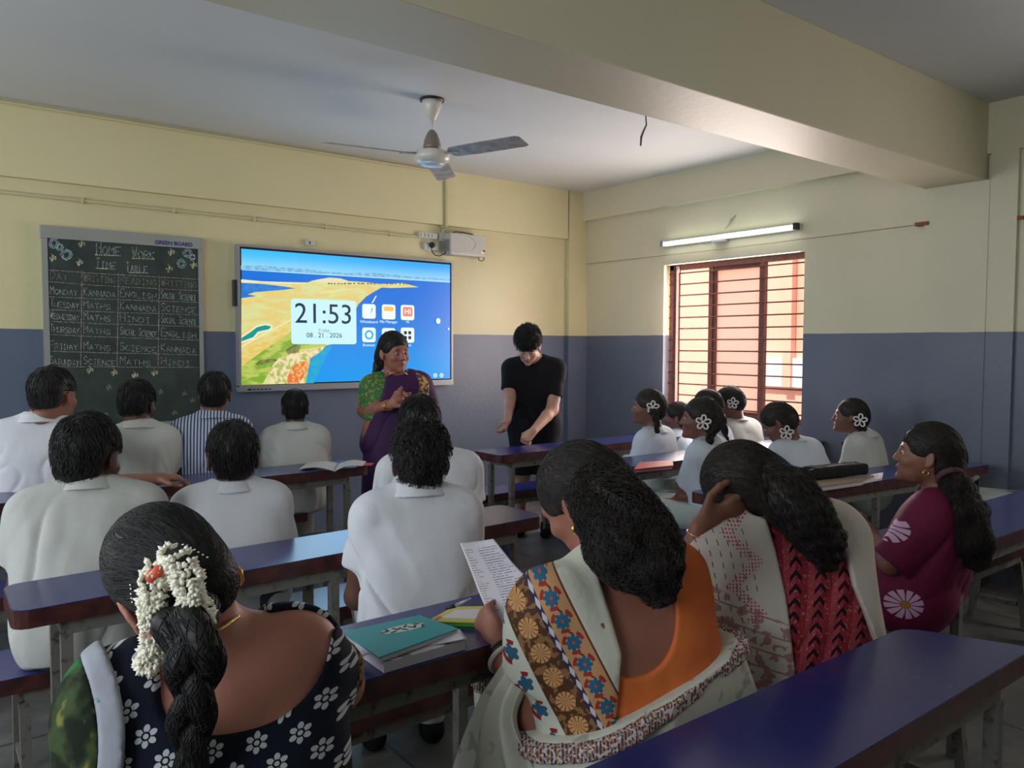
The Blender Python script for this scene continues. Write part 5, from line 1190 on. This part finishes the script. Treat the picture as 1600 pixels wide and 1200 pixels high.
# cream sari: a shell over left shoulder and arm with woven bands following its edge
b0_, b1_, b2_ = PD(925, 872, od), PD(956, 985, od), PD(944, 1100, od)
bdir = (b2_-b0_).normalized(); bn = bdir.cross(_f).normalized(); bn = bn if bn.dot(PD(850, 1000, od)-b1_) > 0 else -bn
bdir2 = (PD(975, 1085, od)-PD(880, 905, od)).normalized(); bn2 = bdir2.cross(_f).normalized(); bn2 = bn2 if bn2.dot(bn) > 0 else -bn2
def sari_fn():
    x, y, z = coords(); s_ = pd(x, y, z, tuple(bn2), tuple(PD(928, 995, od)))+.05; t = pd(x, y, z, tuple(bdir2), tuple(b1_))
    cream = mixc(step(nz(14, 2), .60, .64)*.7, lin(206, 206, 190), lin(168, 170, 160))
    mot = step(nz(22, 2, vec(x+5, y, z)), .70, .72); cream = mixc(mot, cream, lin(150, 86, 54))
    # band 1: tan ground with blue flowers and red leaves
    v = s_-.080; cell = .044; u = (t/cell).fract()-.5; u = u*cell; r = (u*u+v*v).sqrt(); th = S.op('ARCTAN2', v, u)
    fl = r < ((th*4).sin().abs()*.005+.011); leaf = ((r < .022)*(r > .015))*((th*3+1.0).sin() > .25); sten = (v+(t*140).sin()*.006).abs() < .0022
    b1 = mixc(sten, lin(192, 146, 104), lin(120, 50, 40)); b1 = mixc(leaf, b1, lin(160, 52, 44)); b1 = mixc(fl, b1, lin(46, 100, 132)); b1 = mixc((r < .003), b1, lin(190, 80, 50))
    # chain band
    ck = ((t*230).sin()*.5+(s_*600).sin()*.5); chn = mixc(step(ck+0, .0, .15), lin(54, 48, 78), lin(206, 200, 206))
    # gold brocade
    w2 = s_-.145; u2 = (t/.05).fract()-.5; u2 = u2*.05; r2 = (u2*u2+w2*w2).sqrt(); th2 = S.op('ARCTAN2', w2, u2)
    pet = ((th2*6).sin().abs() > .35)*(r2 < .019); lines = (nz(70, 3)*1.0 > .52)
    gold = mixc(smin(pet+lines*.35, 1.0), lin(84, 54, 34), lin(206, 152, 100))
    # outer flowered cream
    v3 = s_-.200; u3 = (t/.06).fract()-.5; u3 = u3*.06; r3 = (u3*u3+v3*v3).sqrt(); th3 = S.op('ARCTAN2', v3, u3)
    b3 = mixc((r3 < ((th3*2.5).sin().abs()*.006+.010)), lin(206, 208, 196), lin(50, 96, 124)); b3 = mixc(((r3 > .015)*(r3 < .024)*((th3*1.5).sin() > .55)), b3, lin(150, 40, 44))
    c = mixc(s_ > .050, cream, b1); c = mixc(s_ > .103, c, chn); c = mixc(s_ > .114, c, gold); c = mixc(s_ > .176, c, b3); c = mixc(s_ > .228, c, cream)
    line = ((s_-.051).abs() < .002); return mixc(line, c, lin(110, 60, 40)), nz(60, 3)*.0015
M_OS = cloth('cream sari with woven bands', None, fn=sari_fn, rough=.7)
def oedge(P): a = half(P, b0_, b1_, PD(850, 950, od), _f); b = half(P, b1_, b2_, PD(850, 1100, od), _f); return np.maximum(a, b)
el_, sh_ = oF.el['L'], oF.sh['L']
def odrape(P):
    d = oF.torso(P, 1.02)-.022; e = rc(P, sh_, sh_.lerp(el_, .80), .082, .080); e = smx(e, (P-A(sh_.lerp(el_, .56))) @ A((el_-sh_).normalized()), .01); d = smn(d, e, .05)
    d = smn(d, rc(P, sh_.lerp(el_, .15), PD(830, 985, od+.04), .062, .040), .04)
    ax = A(bdir); d = d+wob(P-(P @ ax)[:, None]*ax*.85, 16, 36)*.0045
    d = smx(d, oedge(P), .006); return smx(d, .06-((P-A(oF.pel)) @ oF.T)[:, 2], .01)
sobj('sari_drape', odrape, lo, hi, .005, M_OS, oR)
C_CRM = cloth('cream sari cloth', None, fn=lambda: mixc(step(nz(16, 2), .60, .64)*.8, lin(204, 204, 190), lin(160, 162, 154)), rough=.75)
sobj('sari_skirt', lambda P: smx(smn(smn(oF.legs(P, .07), oF.torso(P)-.04, .06), rc(P, oF.pel-Vector((0,0,.02)), oF.pel+Vector((0,0,.10)), .17, .13), .05)+wob(P, 15, 26, (1,1,.5))*.009, np.maximum(((P-A(oF.pel)) @ oF.T)[:, 2]-.15+((P-A(oF.pel)) @ oF.T)[:, 0]*-.12, .03-P[:, 2]), .01), lo, hi, .008, C_CRM, oR)
def wband(P):
    q = (P-A(oF.pel)) @ oF.T; h = q[:, 2]-.134-q[:, 0]*.12; b = smn(smn(oF.legs(P, .07), oF.torso(P)-.04, .06), rc(P, oF.pel-Vector((0,0,.02)), oF.pel+Vector((0,0,.10)), .17, .13), .05)+wob(P, 15, 26, (1,1,.5))*.009
    return smx(np.abs(b)-.012, np.abs(h)-.014, .003)
sobj('waist_border', wband, lo, hi, .0055, cloth('woven waist border', None, fn=lambda: (lambda x, y, z: mixc(step(nz(150, 2), .52, .56), mixc(((x*.8-y*.6)*150).fract() < .45, lin(170, 120, 84), lin(48, 60, 92)), lin(200, 190, 190)))(*coords())), oR)
# hanging end of the sari in folds from the forearm
fol = lambda u, v: .012*np.sin(u*22+v*2)*np.minimum(v*2.5, 1)
loft('sari_end', [[PD(800,1008,od+.06),PD(822,1000,od+.00),PD(846,1010,od-.03)],[PD(778,1050,od+.06),PD(800,1050,od-.03),PD(826,1060,od-.09)],[PD(745,1110,od+.06),PD(772,1110,od-.05),PD(806,1120,od-.10)],[PD(718,1170,od+.08),PD(765,1175,od-.07),PD(830,1180,od-.12)],[PD(690,1245,od+.08),PD(780,1250,od-.10),PD(870,1250,od-.14)]], C_CRM, oR, 50, 50, .004, fol)
loft('sari_end', [[PD(786,985,od+.06),PD(800,978,od+.0),PD(812,985,od-.03)],[PD(806,1020,od+.0),PD(826,1015,od-.06),PD(846,1010,od-.08)],[PD(832,1060,od-.06),PD(852,1056,od-.12),PD(876,1050,od-.10)],[PD(858,1110,od-.08),PD(884,1108,od-.14),PD(908,1098,od-.10)]], cloth('cream with small flowers', None, fn=lambda: mixc(step(nz(34, 2), .62, .64), mixc(step(nz(30, 2, vec(*[c+7 for c in coords()])), .62, .64), lin(206, 208, 196), lin(150, 44, 48)), lin(50, 96, 126))), oR, 20, 30, .004, lambda u, v: .004*np.sin(u*9))
# hair
hh, ofn = hair_combed(oF, oR, (.02,-.10,-.03), seed=23, n=1800, res=.005, t=.010, bulk=.004, steps=9, front=.05, m=M_HAIRB)
oc_ = [PD(940, 770, od-.02), PD(966, 806, od-.08), PD(985, 845, od-.11), (PD(1008, 880, od-.13)), PD(1024, 912, od-.13)]
def curly(P, chain, rs, seed, amp=.013):
    d = None
    for i in range(len(chain)-1): e = rc(P, chain[i], chain[i+1], rs[i], rs[i+1]); d = e if d is None else smn(d, e, .03)
    return d+wob(P, seed, 40)*amp+wob(P, seed+2, 95)*amp*.4
def curly_hair(name, chain, rs, seed, root, m, n=1500, wave=.9):
    fn = lambda P: curly(P, chain, rs, seed); c = sum(chain, Vector())/len(chain); R = max((p-c).length for p in chain)+.13
    lo_ = [c[i]-R for i in range(3)]; hi_ = [c[i]+R for i in range(3)]; v, f = mesh_sdf(fn, lo_, hi_, .010); r_ = np.random.default_rng(seed)
    sd = v[r_.integers(0, len(v), n)]; dr = A((chain[-1]-chain[0]).normalized())
    ex = strands(fn, sd, lambda P, s: np.broadcast_to(dr, P.shape), 12, .008, .0011, .001, wave=wave, grow=.0010, seed=seed)
    return sobj(name, fn, lo_, hi_, .0055, m, root, ex)
curly_hair('loose_curls', oc_, [.060, .070, .070, .056, .030], 24, oR, M_HAIRB, 3200, 1.4)
ec = oF.hp(-.084,.002,-.046); MB().sphere(ec, (.006,.005,.011), 12).build('earring', M_GOLDJ, oR, True)
for t, th, m_, rr_ in ((.10, .0045, mat('dark red bangle', (.03,.006,.01), .25), .037), (.14, .0045, mat('dark red bangle', (.03,.006,.01)), .0375), (.19, .006, mat('white bangle', lin(215, 205, 205), .3), .039)):
    ring(oF.wr['L'].lerp(oF.el['L'], t+.04), oF.el['L']-oF.wr['L'], rr_, th, 'bangle', m_, oR)
# ---------------- woman in red with white shawl, head bent on her hand
sN = PY(1206, 824, 1.12); sd_ = (sN-O0).dot(_f)
sF = Fig(sN, Vector((sN.x+.04, sN.y-.05, BZ+.12)), 24, 0, .165, 1.12, PD(1160, 768, sd_+.04), (-4, -32, -14), 1.0, 1.25)
sF.el['L'] = PD(1080, 886, sd_-.02); sF.wr['L'] = PD(1099, 822, sd_-.03); sF.hand['L'] = dict(D=PD(1146, 800, sd_-.03)-sF.wr['L'], N=_f+_u*.35, side=1, curl=(.12,.15,.2,.25), thumb=-.4, s=1.0, spread=.02)
sF.ar = (.050,.042,.027)
sR = add_person(sF, 'person in red patterned kurta with a white printed shawl, head bent onto her hand'); lo, hi = sF.bounds()
sobj('body', sF.body, lo, hi, .0055, SK_M, sR)
def red_fn():
    x, y, z = coords(); a = pd(x, y, z, tuple(_r), tuple(sN)); b = pd(x, y, z, tuple(_u), tuple(sN)); a = a-b*.16
    base = mixc((a*16).fract() < .5, lin(140, 40, 54), lin(164, 66, 78)); base = mixc(step(nz(160, 2), .60, .66)*.6, base, lin(206, 140, 130))
    u = ((a*16).fract()-.5); v = (b*34+u.abs()*2.2).fract(); ch = (u.abs() < .24)*(v < .38); odd = ((a*8).fract() < .5)
    return mixc(ch*1.0, base, lin(40, 20, 30))
M_RED = cloth('red block print', None, fn=red_fn)
sobj('kurta', lambda P: sF.shirt(P, inf=.014, t=.9, waist=1.1, hem=-.12, seed=25, fold=.005, neck=.07, neckz=-.01), lo, hi, .006, M_RED, sR)
def shawl_fn():
    x, y, z = coords(); a = pd(x, y, z, tuple(_r), tuple(sN))+.02; b = pd(x, y, z, tuple(_u), tuple(sN))
    base = mixc(nz(12, 3), lin(206, 198, 188), lin(190, 180, 170))
    dash = (((a*46+b*6).fract()-.5).abs() < .05)*((b*42).fract() < .5)*(a < -.06)
    zz_ = ((b*9).fract()-.5).abs()*.12; dots = ((a*130).fract() < .5)*((b*130).fract() < .55); zig = ((a+.055+zz_).abs() < .016)*dots*(b > -.19)
    low = (b < -.19-a*.5)*smin((nz(42, 3) > .54)+((b*26+a*8).fract() < .12), 1.0)
    c = mixc(dash, base, lin(90, 66, 70)); c = mixc(zig, c, lin(190, 70, 96)); return mixc(low*.75, c, lin(150, 90, 92))
M_SHA = cloth('white printed shawl', None, fn=shawl_fn)
p0, p1 = PD(1186, 812, sd_), PD(1216, 1080, sd_)
def shawlL(P):
    d = sF.torso(P, 1.1)-.026; e = rc(P, sF.sh['L'], sF.sh['L'].lerp(sF.el['L'], .25), .060, .060); d = smn(d, e, .05); d = smn(d, rc(P, sF.sh['L']-Vector((0,0,.08)), sF.pel-sF.right*.15-Vector((0,0,.02)), .07, .12), .06)
    ax = A((p1-p0).normalized()); d = d+wob(P-(P @ ax)[:, None]*ax*.9, 26, 30)*.005
    d = smx(d, half(P, p0, p1, PD(1120, 950, sd_), _f), .006); return smx(d, -rc(P, sF.N+sF.up*.0, sF.N+sF.up*.2, .068, .068), .01)
sobj('shawl', shawlL, lo, hi, .0055, M_SHA, sR)
q0_, q1_, q2_ = PD(1252, 790, sd_), PD(1306, 900, sd_), PD(1326, 1080, sd_)
def shawlR(P):
    d = sF.torso(P, 1.1)-.030; e = rc(P, sF.sh['R'], sF.sh['R'].lerp(sF.el['R'], .9), .072, .074); d = smn(d, e, .05)
    d = smx(d, np.maximum(half(P, q0_, q1_, PD(1400, 850, sd_), _f), half(P, q1_, q2_, PD(1400, 950, sd_), _f)), .006); return smx(d+wob(P, 27, 30)*.003, .05-((P-A(sF.pel)) @ sF.T)[:, 2], .01)
sobj('shawl_end', shawlR, lo, hi, .0055, M_SHA, sR)
sobj('trousers', lambda P: smx(smn(sF.legs(P, .04), sF.torso(P)-.02, .05)+wob(P, 5, 24)*.006, np.maximum(P[:, 2]-(BZ+.17), .05-P[:, 2]), .01), lo, hi, .009, M_RED, sR)
hair_combed(sF, sR, (.05,-.10,-.03), seed=28, n=1600, res=.005, t=.011, bulk=.002, steps=9, m=M_HAIRB)
curly_hair('ponytail', [PD(1205, 752, sd_-.05), PD(1232, 775, sd_-.09), PD(1262, 812, sd_-.12), PD(1282, 845, sd_-.12), PD(1290, 868, sd_-.11)], [.042, .050, .046, .036, .018], 29, sR, M_HAIRB, 1400, .5)
ring(sF.wr['L'].lerp(sF.el['L'], .22), sF.el['L']-sF.wr['L'], .034, .0022, 'bangle', mat('pink gold bangle', lin(226, 160, 130), .3, .5), sR)
ring(sF.hp(-.088, -.004, -.04), _f, .010, .0016, 'earring', M_GOLDJ, sR, 16)
# ---------------- woman in magenta
gN = PY(1477, 776, 1.18); gd = (gN-O0).dot(_f)
gF = Fig(gN, Vector((gN.x-.02, gN.y+.07, BZ+.12)), -12, 0, .14, .98, PD(1448, 710, gd-.0), (-28, 6, 0), .90, 1.2)
gF.el['L'] = PD(1392, 880, gd-.06); gF.wr['L'] = PD(1362, 838, gd+.10); gF.hand['L'] = dict(D=PD(1342, 822, gd+.14)-gF.wr['L'], N=_r*.6+Vector((0,0,-.2)), side=1, curl=(.9,.9,.95,1), thumb=.8)
gF.el['R'] = PD(1440, 860, gd+.22); gF.wr['R'] = PD(1372, 845, gd+.24); gF.hand['R'] = dict(D=PD(1346, 838, gd+.2)-gF.wr['R'], N=Vector((0,0,-1)), side=-1, curl=(.8,.8,.9,.9), thumb=.6)
gR = add_person(gF, 'person in magenta kurta with white daisies, profile to the left, long curly ponytail'); lo, hi = gF.bounds()
sobj('body', gF.body, lo, hi, .0055, SK_M, gR)
fc = PD(1398, 824, gd-.12)
def daisy_fn():
    x, y, z = coords(); base = mixc(nz(8, 3), lin(118, 34, 70), lin(100, 26, 60)); c = base
    for (px, py) in ((1397,826),(1418,947),(1338,938)):
        o = PD(px, py, gd-.12); u = pd(x, y, z, tuple(_r), tuple(o)); v = pd(x, y, z, tuple(_u), tuple(o)); r = (u*u+v*v).sqrt(); th = S.op('ARCTAN2', v, u)
        pet = (r < .048)*(r > .013)*((th*6).sin().abs() > (.30+(.03-r).abs()*9)); c = mixc(pet, c, lin(212, 176, 208)); c = mixc(r < .012, c, lin(176, 120, 70))
    return c
M_MAG = cloth('magenta with daisies', None, fn=daisy_fn, rough=.7)
sobj('kurta', lambda P: gF.shirt(P, inf=.016, t=.98, waist=1.12, hem=-.14, seed=41, fold=.006, r0=.066, r1=.066, neck=.092, neckz=-.03), lo, hi, .006, M_MAG, gR)
sobj('kurta_skirt', lambda P: smx(smn(smn(gF.legs(P, .04), gF.torso(P)-.012, .06), rc(P, gF.pel+Vector((0,0,-.03)), gF.pel+gF.hf*.36+Vector((0,0,-.02)), .10, .11), .05)+wob(P, 45, 22)*.007, np.maximum(P[:, 2]-(BZ+.24), .10-P[:, 2]), .01), lo, hi, .009, M_MAG, gR)
hair_combed(gF, gR, (0,-.110,-.02), seed=43, n=1200, res=.005, t=.010, bulk=.0, steps=8, m=M_HAIRB)
curly_hair('ponytail', [PD(1480, 738, gd-.05), PD(1494, 765, gd-.10), PD(1508, 800, gd-.14), PD(1516, 838, gd-.14), PD(1520, 868, gd-.12)], [.024, .036, .046, .050, .034], 44, gR, M_HAIRB, 1400, .8)
ring(PD(1484, 745, gd-.08), PD(1494, 765, gd-.10)-PD(1480, 738, gd-.05), .036, .010, 'hair_tie', cloth('brown scrunchie', lin(90, 64, 70)), gR)
eyes(gF, gR); ring(gF.hp(-.084,.0,-.058), _f, .009, .0022, 'earring', M_GOLDJ, gR, 16)
ring(gF.N+Vector((0,0,.0))+gF.fwd*.02, (gF.up-gF.fwd*.55), .070, .0022, 'necklace', M_GOLDJ, gR, 40)
MB().tube([gF.hp(-.012,.092,-.061), gF.hp(0,.095,-.060), gF.hp(.012,.092,-.061)], .0032, 6).build('lips', M_LIP, gR, True)
# ================================================================= BOOKS, PAPERS, BOTTLE, BAGS
def slab(mb, px, z0, z1):
    """block whose top outline is measured at height z1 and that stands at z0"""
    q = [PZ(x, y, z1) for x, y in px]; return mb.prism([Vector((p.x, p.y, z0)) for p in q], (0, 0, z1-z0))
def ctr(px, z): 
    q = [PZ(x, y, z) for x, y in px]; return sum(q, Vector())/len(q)
M_PAP = mat('white paper', None, .8, fn=lambda: mixc(nz(20, 3), lin(222, 220, 228), lin(208, 206, 216)))
def pages_fn():
    x, y, z = coords(); return mixc(((z*900)+nz(8, 2)*6).fract() < .45, lin(214, 210, 220), lin(150, 146, 160))
M_PG = mat('page edges', None, .85, fn=pages_fn)
# stack of papers with the teal notebook on it
pst = [(541,996),(600,1036),(727,1000),(712,984),(650,975)]
o = empty('paper_stack', tuple(ctr(pst, DZ)), 'curling stack of white papers under the teal notebook', 'papers')
slab(MB(), pst, DZ+.001, DZ+.022).build('sheets', M_PG, o)
tp = [(535,987),(592,1027),(716,982),(655,961)]; zt2 = DZ+.034
q = [PZ(x, y, zt2) for x, y in pst]; c = sum(q, Vector())/5
loft('top_sheet', [[PZ(563,1026,DZ+.026),PZ(640,1010,DZ+.024),PZ(729,999,DZ+.032)],[PZ(552,1010,DZ+.024),PZ(630,995,DZ+.024),PZ(718,985,DZ+.026)]], M_PAP, o, 16, 6, .002, lambda u, v: .003*np.sin(u*7))
n_ = empty('notebook', tuple(ctr(tp, zt2)), 'teal notebook with a white leaf drawing on its cover, on the paper stack', 'notebook')
M_TEAL = mat('teal cover', None, .45, fn=lambda: mixc(nz(9, 3), lin(62, 164, 172), lin(54, 150, 160)))
slab(MB(), tp, zt2, zt2+.003).build('cover', M_TEAL, n_); slab(MB(), [(538,990),(594,1029),(714,985),(655,964)], zt2-.008, zt2-.0002).build('pages', M_PG, n_)
mo = ctr([(630,982)], zt2+.003); ax = (PZ(670,974,zt2)-PZ(588,992,zt2)).normalized(); ay = Vector((-ax.y, ax.x, 0))
rg = np.random.default_rng(2); mb = MB()
def disc(mb, c, rx, ry, ax, ay, h, n=14): return mb.prism([c+ax*rx*math.cos(2*PI*k/n)+ay*ry*math.sin(2*PI*k/n) for k in range(n)], (0, 0, h))
disc(MB(), mo+Vector((0,0,.0003)), .052, .019, ax, ay, .0003, 24).build('cover_art', mat('art white', lin(205, 210, 212), .6), n_)
for k in range(11):
    t = k/10*2-1; c = mo+Vector((0,0,.0007))+ax*t*.044+ay*math.sin(k*2.3)*.009; d = (ax*math.cos(k*1.7)+ay*math.sin(k*1.7)); disc(mb, c, .0095, .0032, d, Vector((-d.y, d.x, 0)), .0004, 8)
mb.build('cover_leaves', mat('art ink', lin(60, 70, 78), .6), n_)
o = empty('green_book', tuple(ctr([(535,1000)], DZ)), 'thin yellow green book peeking out left of the paper stack', 'book')
gb = [(522,990),(556,1022),(575,1010),(545,984)]; slab(MB(), gb, DZ+.001, DZ+.012).build('pages', M_PG, o); slab(MB(), gb, DZ+.012, DZ+.0145).build('cover', mat('yellow green cover', lin(150, 190, 90), .5), o)
yb = [(668,970),(708,948),(800,946),(812,968),(760,973)]
o = empty('textbook', tuple(ctr(yb, DZ)), 'yellow and green edged textbook under the reading hand', 'book')
slab(MB(), yb, DZ+.001, DZ+.012).build('pages', mat('lime green edge', lin(96, 190, 60), .5), o)
slab(MB(), yb, DZ+.012, DZ+.014).build('cover', mat('yellow cover', lin(206, 196, 96), .5), o)
slab(MB(), [(690,965),(712,953),(770,951),(775,966)], DZ+.014, DZ+.0165).build('open_page', M_PAP, o)
slab(MB(), [(672,969),(685,962),(690,963),(678,970)], DZ+.014, DZ+.0158).build('cover_patch', mat('pink patch', lin(206, 120, 110), .5), o)
# pen in the hand
pc = [PD(697,951,od+.22), PD(712,946,od+.21), PD(735,936,od+.19)]
o = empty('pen', tuple(pc[0]), 'grey pen held in the fist of the reading woman', 'pen')
MB().tube([pc[0], pc[1]], [.0035,.0050], 10).build('cap', M_DK, o, True); MB().tube([pc[1], pc[2]], [.0045,.0035], 10).build('barrel', M_BEZ, o, True)
# the sheet of paper she reads
def sheet_fn():
    t = S.nt.nodes.new('ShaderNodeTexCoord'); s_ = S.nt.nodes.new('ShaderNodeSeparateXYZ'); S.nt.links.new(t.outputs['UV'], s_.inputs[0]); u, v = S(s_.outputs[0]), S(s_.outputs[1])
    ln = ((v*34).fract() < .30)*(v > .10)*(v < .93); w = nz(1.0, 2, vec(u*34, (v*34).floor()*3.7)) > .42
    row = nz(1.0, 0, vec(0.3, (v*34).floor()*1.9)); cl = ((u > .06)*(u < (row*.36+.04)))*1.0; c2 = ((u > .40)*(u < (row*.5+.58)))*1.0
    base = mixc(nz(6, 2), lin(226, 222, 232), lin(214, 210, 222)); c = mixc(ln*w*cl*.75, base, lin(140, 84, 78)); return mixc(ln*w*c2*.8, c, lin(70, 66, 84))
M_SHEET = mat('printed sheet', None, .8, fn=sheet_fn)
shp = loft('paper_sheet', [[PD(719,849,od+.30),PD(745,846,od+.31),PD(771,842,od+.31)],[PD(735,890,od+.245),PD(768,884,od+.25),PD(800,878,od+.25)],[PD(750,930,od+.20),PD(790,926,od+.19),PD(832,916,od+.17)],[PD(770,975,od+.165),PD(800,972,od+.14),PD(822,950,od+.12)]], M_SHEET, None, 14, 26, .0008)
tag(shp, 'printed white paper sheet held up by the woman in orange', 'paper')
# steel capped copper bottle on the bench
bx, by = 1.52, 1.13
o = empty('water_bottle', (bx, by, BZ), 'copper coloured bottle with a steel cap between the two women', 'bottle')
MB().lathe([(0,BZ),(.034,BZ),(.036,BZ+.006),(.036,BZ+.15),(.034,BZ+.175),(.024,BZ+.205),(.0185,BZ+.215),(0,BZ+.215)], (bx,by,0), 32).build('body', mat('copper bottle paint', lin(150, 74, 52), .28, .6), o, True)
MB().lathe([(0,BZ+.212),(.021,BZ+.212),(.022,BZ+.216),(.022,BZ+.246),(.019,BZ+.252),(0,BZ+.252)], (bx,by,0), 32).build('cap', mat('brushed steel', lin(190, 190, 190), .25, .9), o, True)
# newspapers on the front left desk
npz = DZ+.004
o = empty('newspaper', tuple(PZ(520,734,DZ)), 'open newspapers lying at the right end of the front left desk', 'newspaper')
M_NEWS = mat('newsprint', None, .85, fn=lambda: mixc(step(nz(120, 2), .52, .6)*.5, lin(190, 188, 186), lin(110, 110, 116)))
M_RED = mat('red cover', lin(188, 52, 46), .5)
loft('left_page', [[PZ(468,733,npz+.003),PZ(495,730,npz+.012),PZ(522,736,npz+.004)],[PZ(480,723,npz+.003),PZ(510,721,npz+.02),PZ(528,724,npz+.004)]], M_NEWS, o, 14, 6, .003)
loft('right_page', [[PZ(522,737,npz+.004),PZ(540,729,npz+.024),PZ(566,728,npz+.018)],[PZ(530,724,npz+.004),PZ(552,719,npz+.028),PZ(572,721,npz+.02)]], M_NEWS, o, 14, 6, .003)
slab(MB(), [(556,728),(580,727),(584,723),(562,723)], DZ+.0005, DZ+.004).build('red_cover', M_RED, o)
o = empty('loose_papers', tuple(PZ(60,778,DZ)), 'loose papers on the far left end of the front desk', 'papers'); slab(MB(), [(22,782),(88,776),(96,769),(30,772)], DZ+.0005, DZ+.006).build('sheets', M_PAP, o)
# red book, second row of the girls
o = empty('red_book', tuple(PZ(1020,729,DZ)), 'red book lying on a pale notebook at the desk end', 'book'); rb = [(990,733),(1052,727),(1050,719),(1000,722)]
slab(MB(), [(988,736),(1050,730),(1052,722),(998,724)], DZ+.0005, DZ+.010).build('pale_notebook', M_PG, o); slab(MB(), rb, DZ+.0102, DZ+.022).build('cover', M_RED, o)
c_ = PZ(1198, 712, DZ); c_.y = max(c_.y, 3.02); c_.x = min(c_.x, 4.4)
o = empty('exercise_book', tuple(c_), 'open exercise book beside a small red box before the leaning girl', 'book'); MB().box((c_.x-.16, c_.y-.02, DZ+.0005), (c_.x+.08, c_.y+.14, DZ+.008), .002).build('pages', M_PAP, o)
tag(MB().box((c_.x-.05, c_.y+.05, DZ+.0085), (c_.x+.06, c_.y+.09, DZ+.035), .004).build('pencil_box', M_RED), 'small red pencil box on the open exercise book', 'box')
# pencil case on two books, third row of the girls
bk = [(1246,768),(1345,754),(1372,742),(1270,750)]
o = empty('stacked_books', tuple(ctr(bk, DZ)), 'pair of brown covered books beneath the black pencil case', 'book')
slab(MB(), bk, DZ+.0005, DZ+.014).build('lower_book', M_PG, o); slab(MB(), [(1250,764),(1342,751),(1366,742),(1272,749)], DZ+.0145, DZ+.024).build('upper_book', mat('brown paper cover', lin(150, 132, 112), .7), o)
slab(MB(), [(1348,753),(1378,747),(1380,738),(1362,741)], DZ+.0005, DZ+.010).build('loose_sheets', M_PAP, o)
a = PZ(1268, 750, DZ+.025); b = PZ(1352, 741, DZ+.025); d = (b-a); L = d.length
o = empty('pencil_case', tuple((a+b)/2), 'black fabric pencil case lying on the books', 'pencil case')
_cd = (b-a).normalized(); _cc = (a+b)/2+Vector((0,.02,.030)); _cn = Vector((-_cd.y, _cd.x, 0))
def cfn(P):
    q = P-A(_cc); x = np.abs(q @ A(_cd))-L/2+.02; y = np.abs(q @ A(_cn))-.035; z = np.abs(q[:, 2])-.012
    return np.sqrt(np.maximum(x,0)**2+np.maximum(y,0)**2+np.maximum(z,0)**2)+np.minimum(np.maximum(x, np.maximum(y, z)), 0)-.016+wob(P, 3, 40)*.003
sobj('case_body', cfn, [min(a.x,b.x)-.08, min(a.y,b.y)-.06, DZ+.0], [max(a.x,b.x)+.08, max(a.y,b.y)+.12, DZ+.12], .005, cloth('black nylon', (.012,.012,.016)), o)
MB().tube([a+Vector((-.02,.0,.05)), (a+b)/2+Vector((0,-.01,.062)), b+Vector((.02,0,.05))], .0025, 6).build('zip', M_BEZ, o, True)
MB().tube([a+Vector((-.04,0,.03)), a+Vector((-.075,-.01,.01)), a+Vector((-.07,-.02,.002))], .003, 6).build('strap', M_DK, o, True)
# backpack on the right hand desk, and the sleeve at the frame edge
bp = PZ(1562, 846, DZ); bp.y = e0.y+.15
o = empty('backpack', tuple(bp), 'slumped black backpack on the desk behind the woman in magenta', 'bag'); bpc = bp+Vector((0,0,.10))
M_BAG = cloth('black bag fabric', None, fn=lambda: mixc(step(nz(24, 3), .5, .6), (.014,.015,.017), (.035,.037,.036)))
bfn = lambda P: smx(smn(ell(P, bpc, (.12,.10,.10)), ell(P, bpc+Vector((.02,.0,.05)), (.09,.08,.07)), .04)+wob(P, 9, 24)*.008, DZ+.001-P[:, 2], .01)
sobj('bag_body', bfn, list(bpc-Vector((.2,.2,.12))), list(bpc+Vector((.2,.2,.18))), .006, M_BAG, o)
MB().tube([bpc+Vector((-.09,-.06,.03)), bpc+Vector((-.04,-.09,.09)), bpc+Vector((.05,-.08,.10)), bpc+Vector((.10,-.06,.04))], .008, 8).build('strap', mat('dull strap', lin(70, 72, 70), .7), o, True)
furn('school_bench', rect(e0.x+.4, e0.x+1.85, e0.y+.36, e0.y+.58), BZ, 'bench at the right edge behind the black backpack')
girl('schoolgirl at the right edge of the picture, only her white sleeve in view', (1640,790), e0.y+.46, (1655,740), -20, seed=51, sw=.14)
# blue bag hanging from the desk end
hb_ = Vector((gB.x-.10, gB.y+.14, DZ-.10)); o = empty('cloth_bag', tuple(hb_-Vector((0,0,.42))), 'dark blue denim bag hanging under the right end of the middle desk', 'bag')
sobj('bag_body', lambda P: ell(P, hb_-Vector((0,0,.22)), (.10,.07,.22))+wob(P, 4, 26, (1,1,.4))*.010, list(hb_-Vector((.2,.2,.5))), list(hb_+Vector((.2,.2,.1))), .007, cloth('denim', lin(52, 76, 104), lin(40, 60, 88)), o)
MB().tube([hb_+Vector((-.05,0,-.04)), hb_+Vector((-.03,-.02,.05)), hb_+Vector((.03,-.02,.05)), hb_+Vector((.05,0,-.04))], .007, 8).build('strap', cloth('denim', None), o, True)
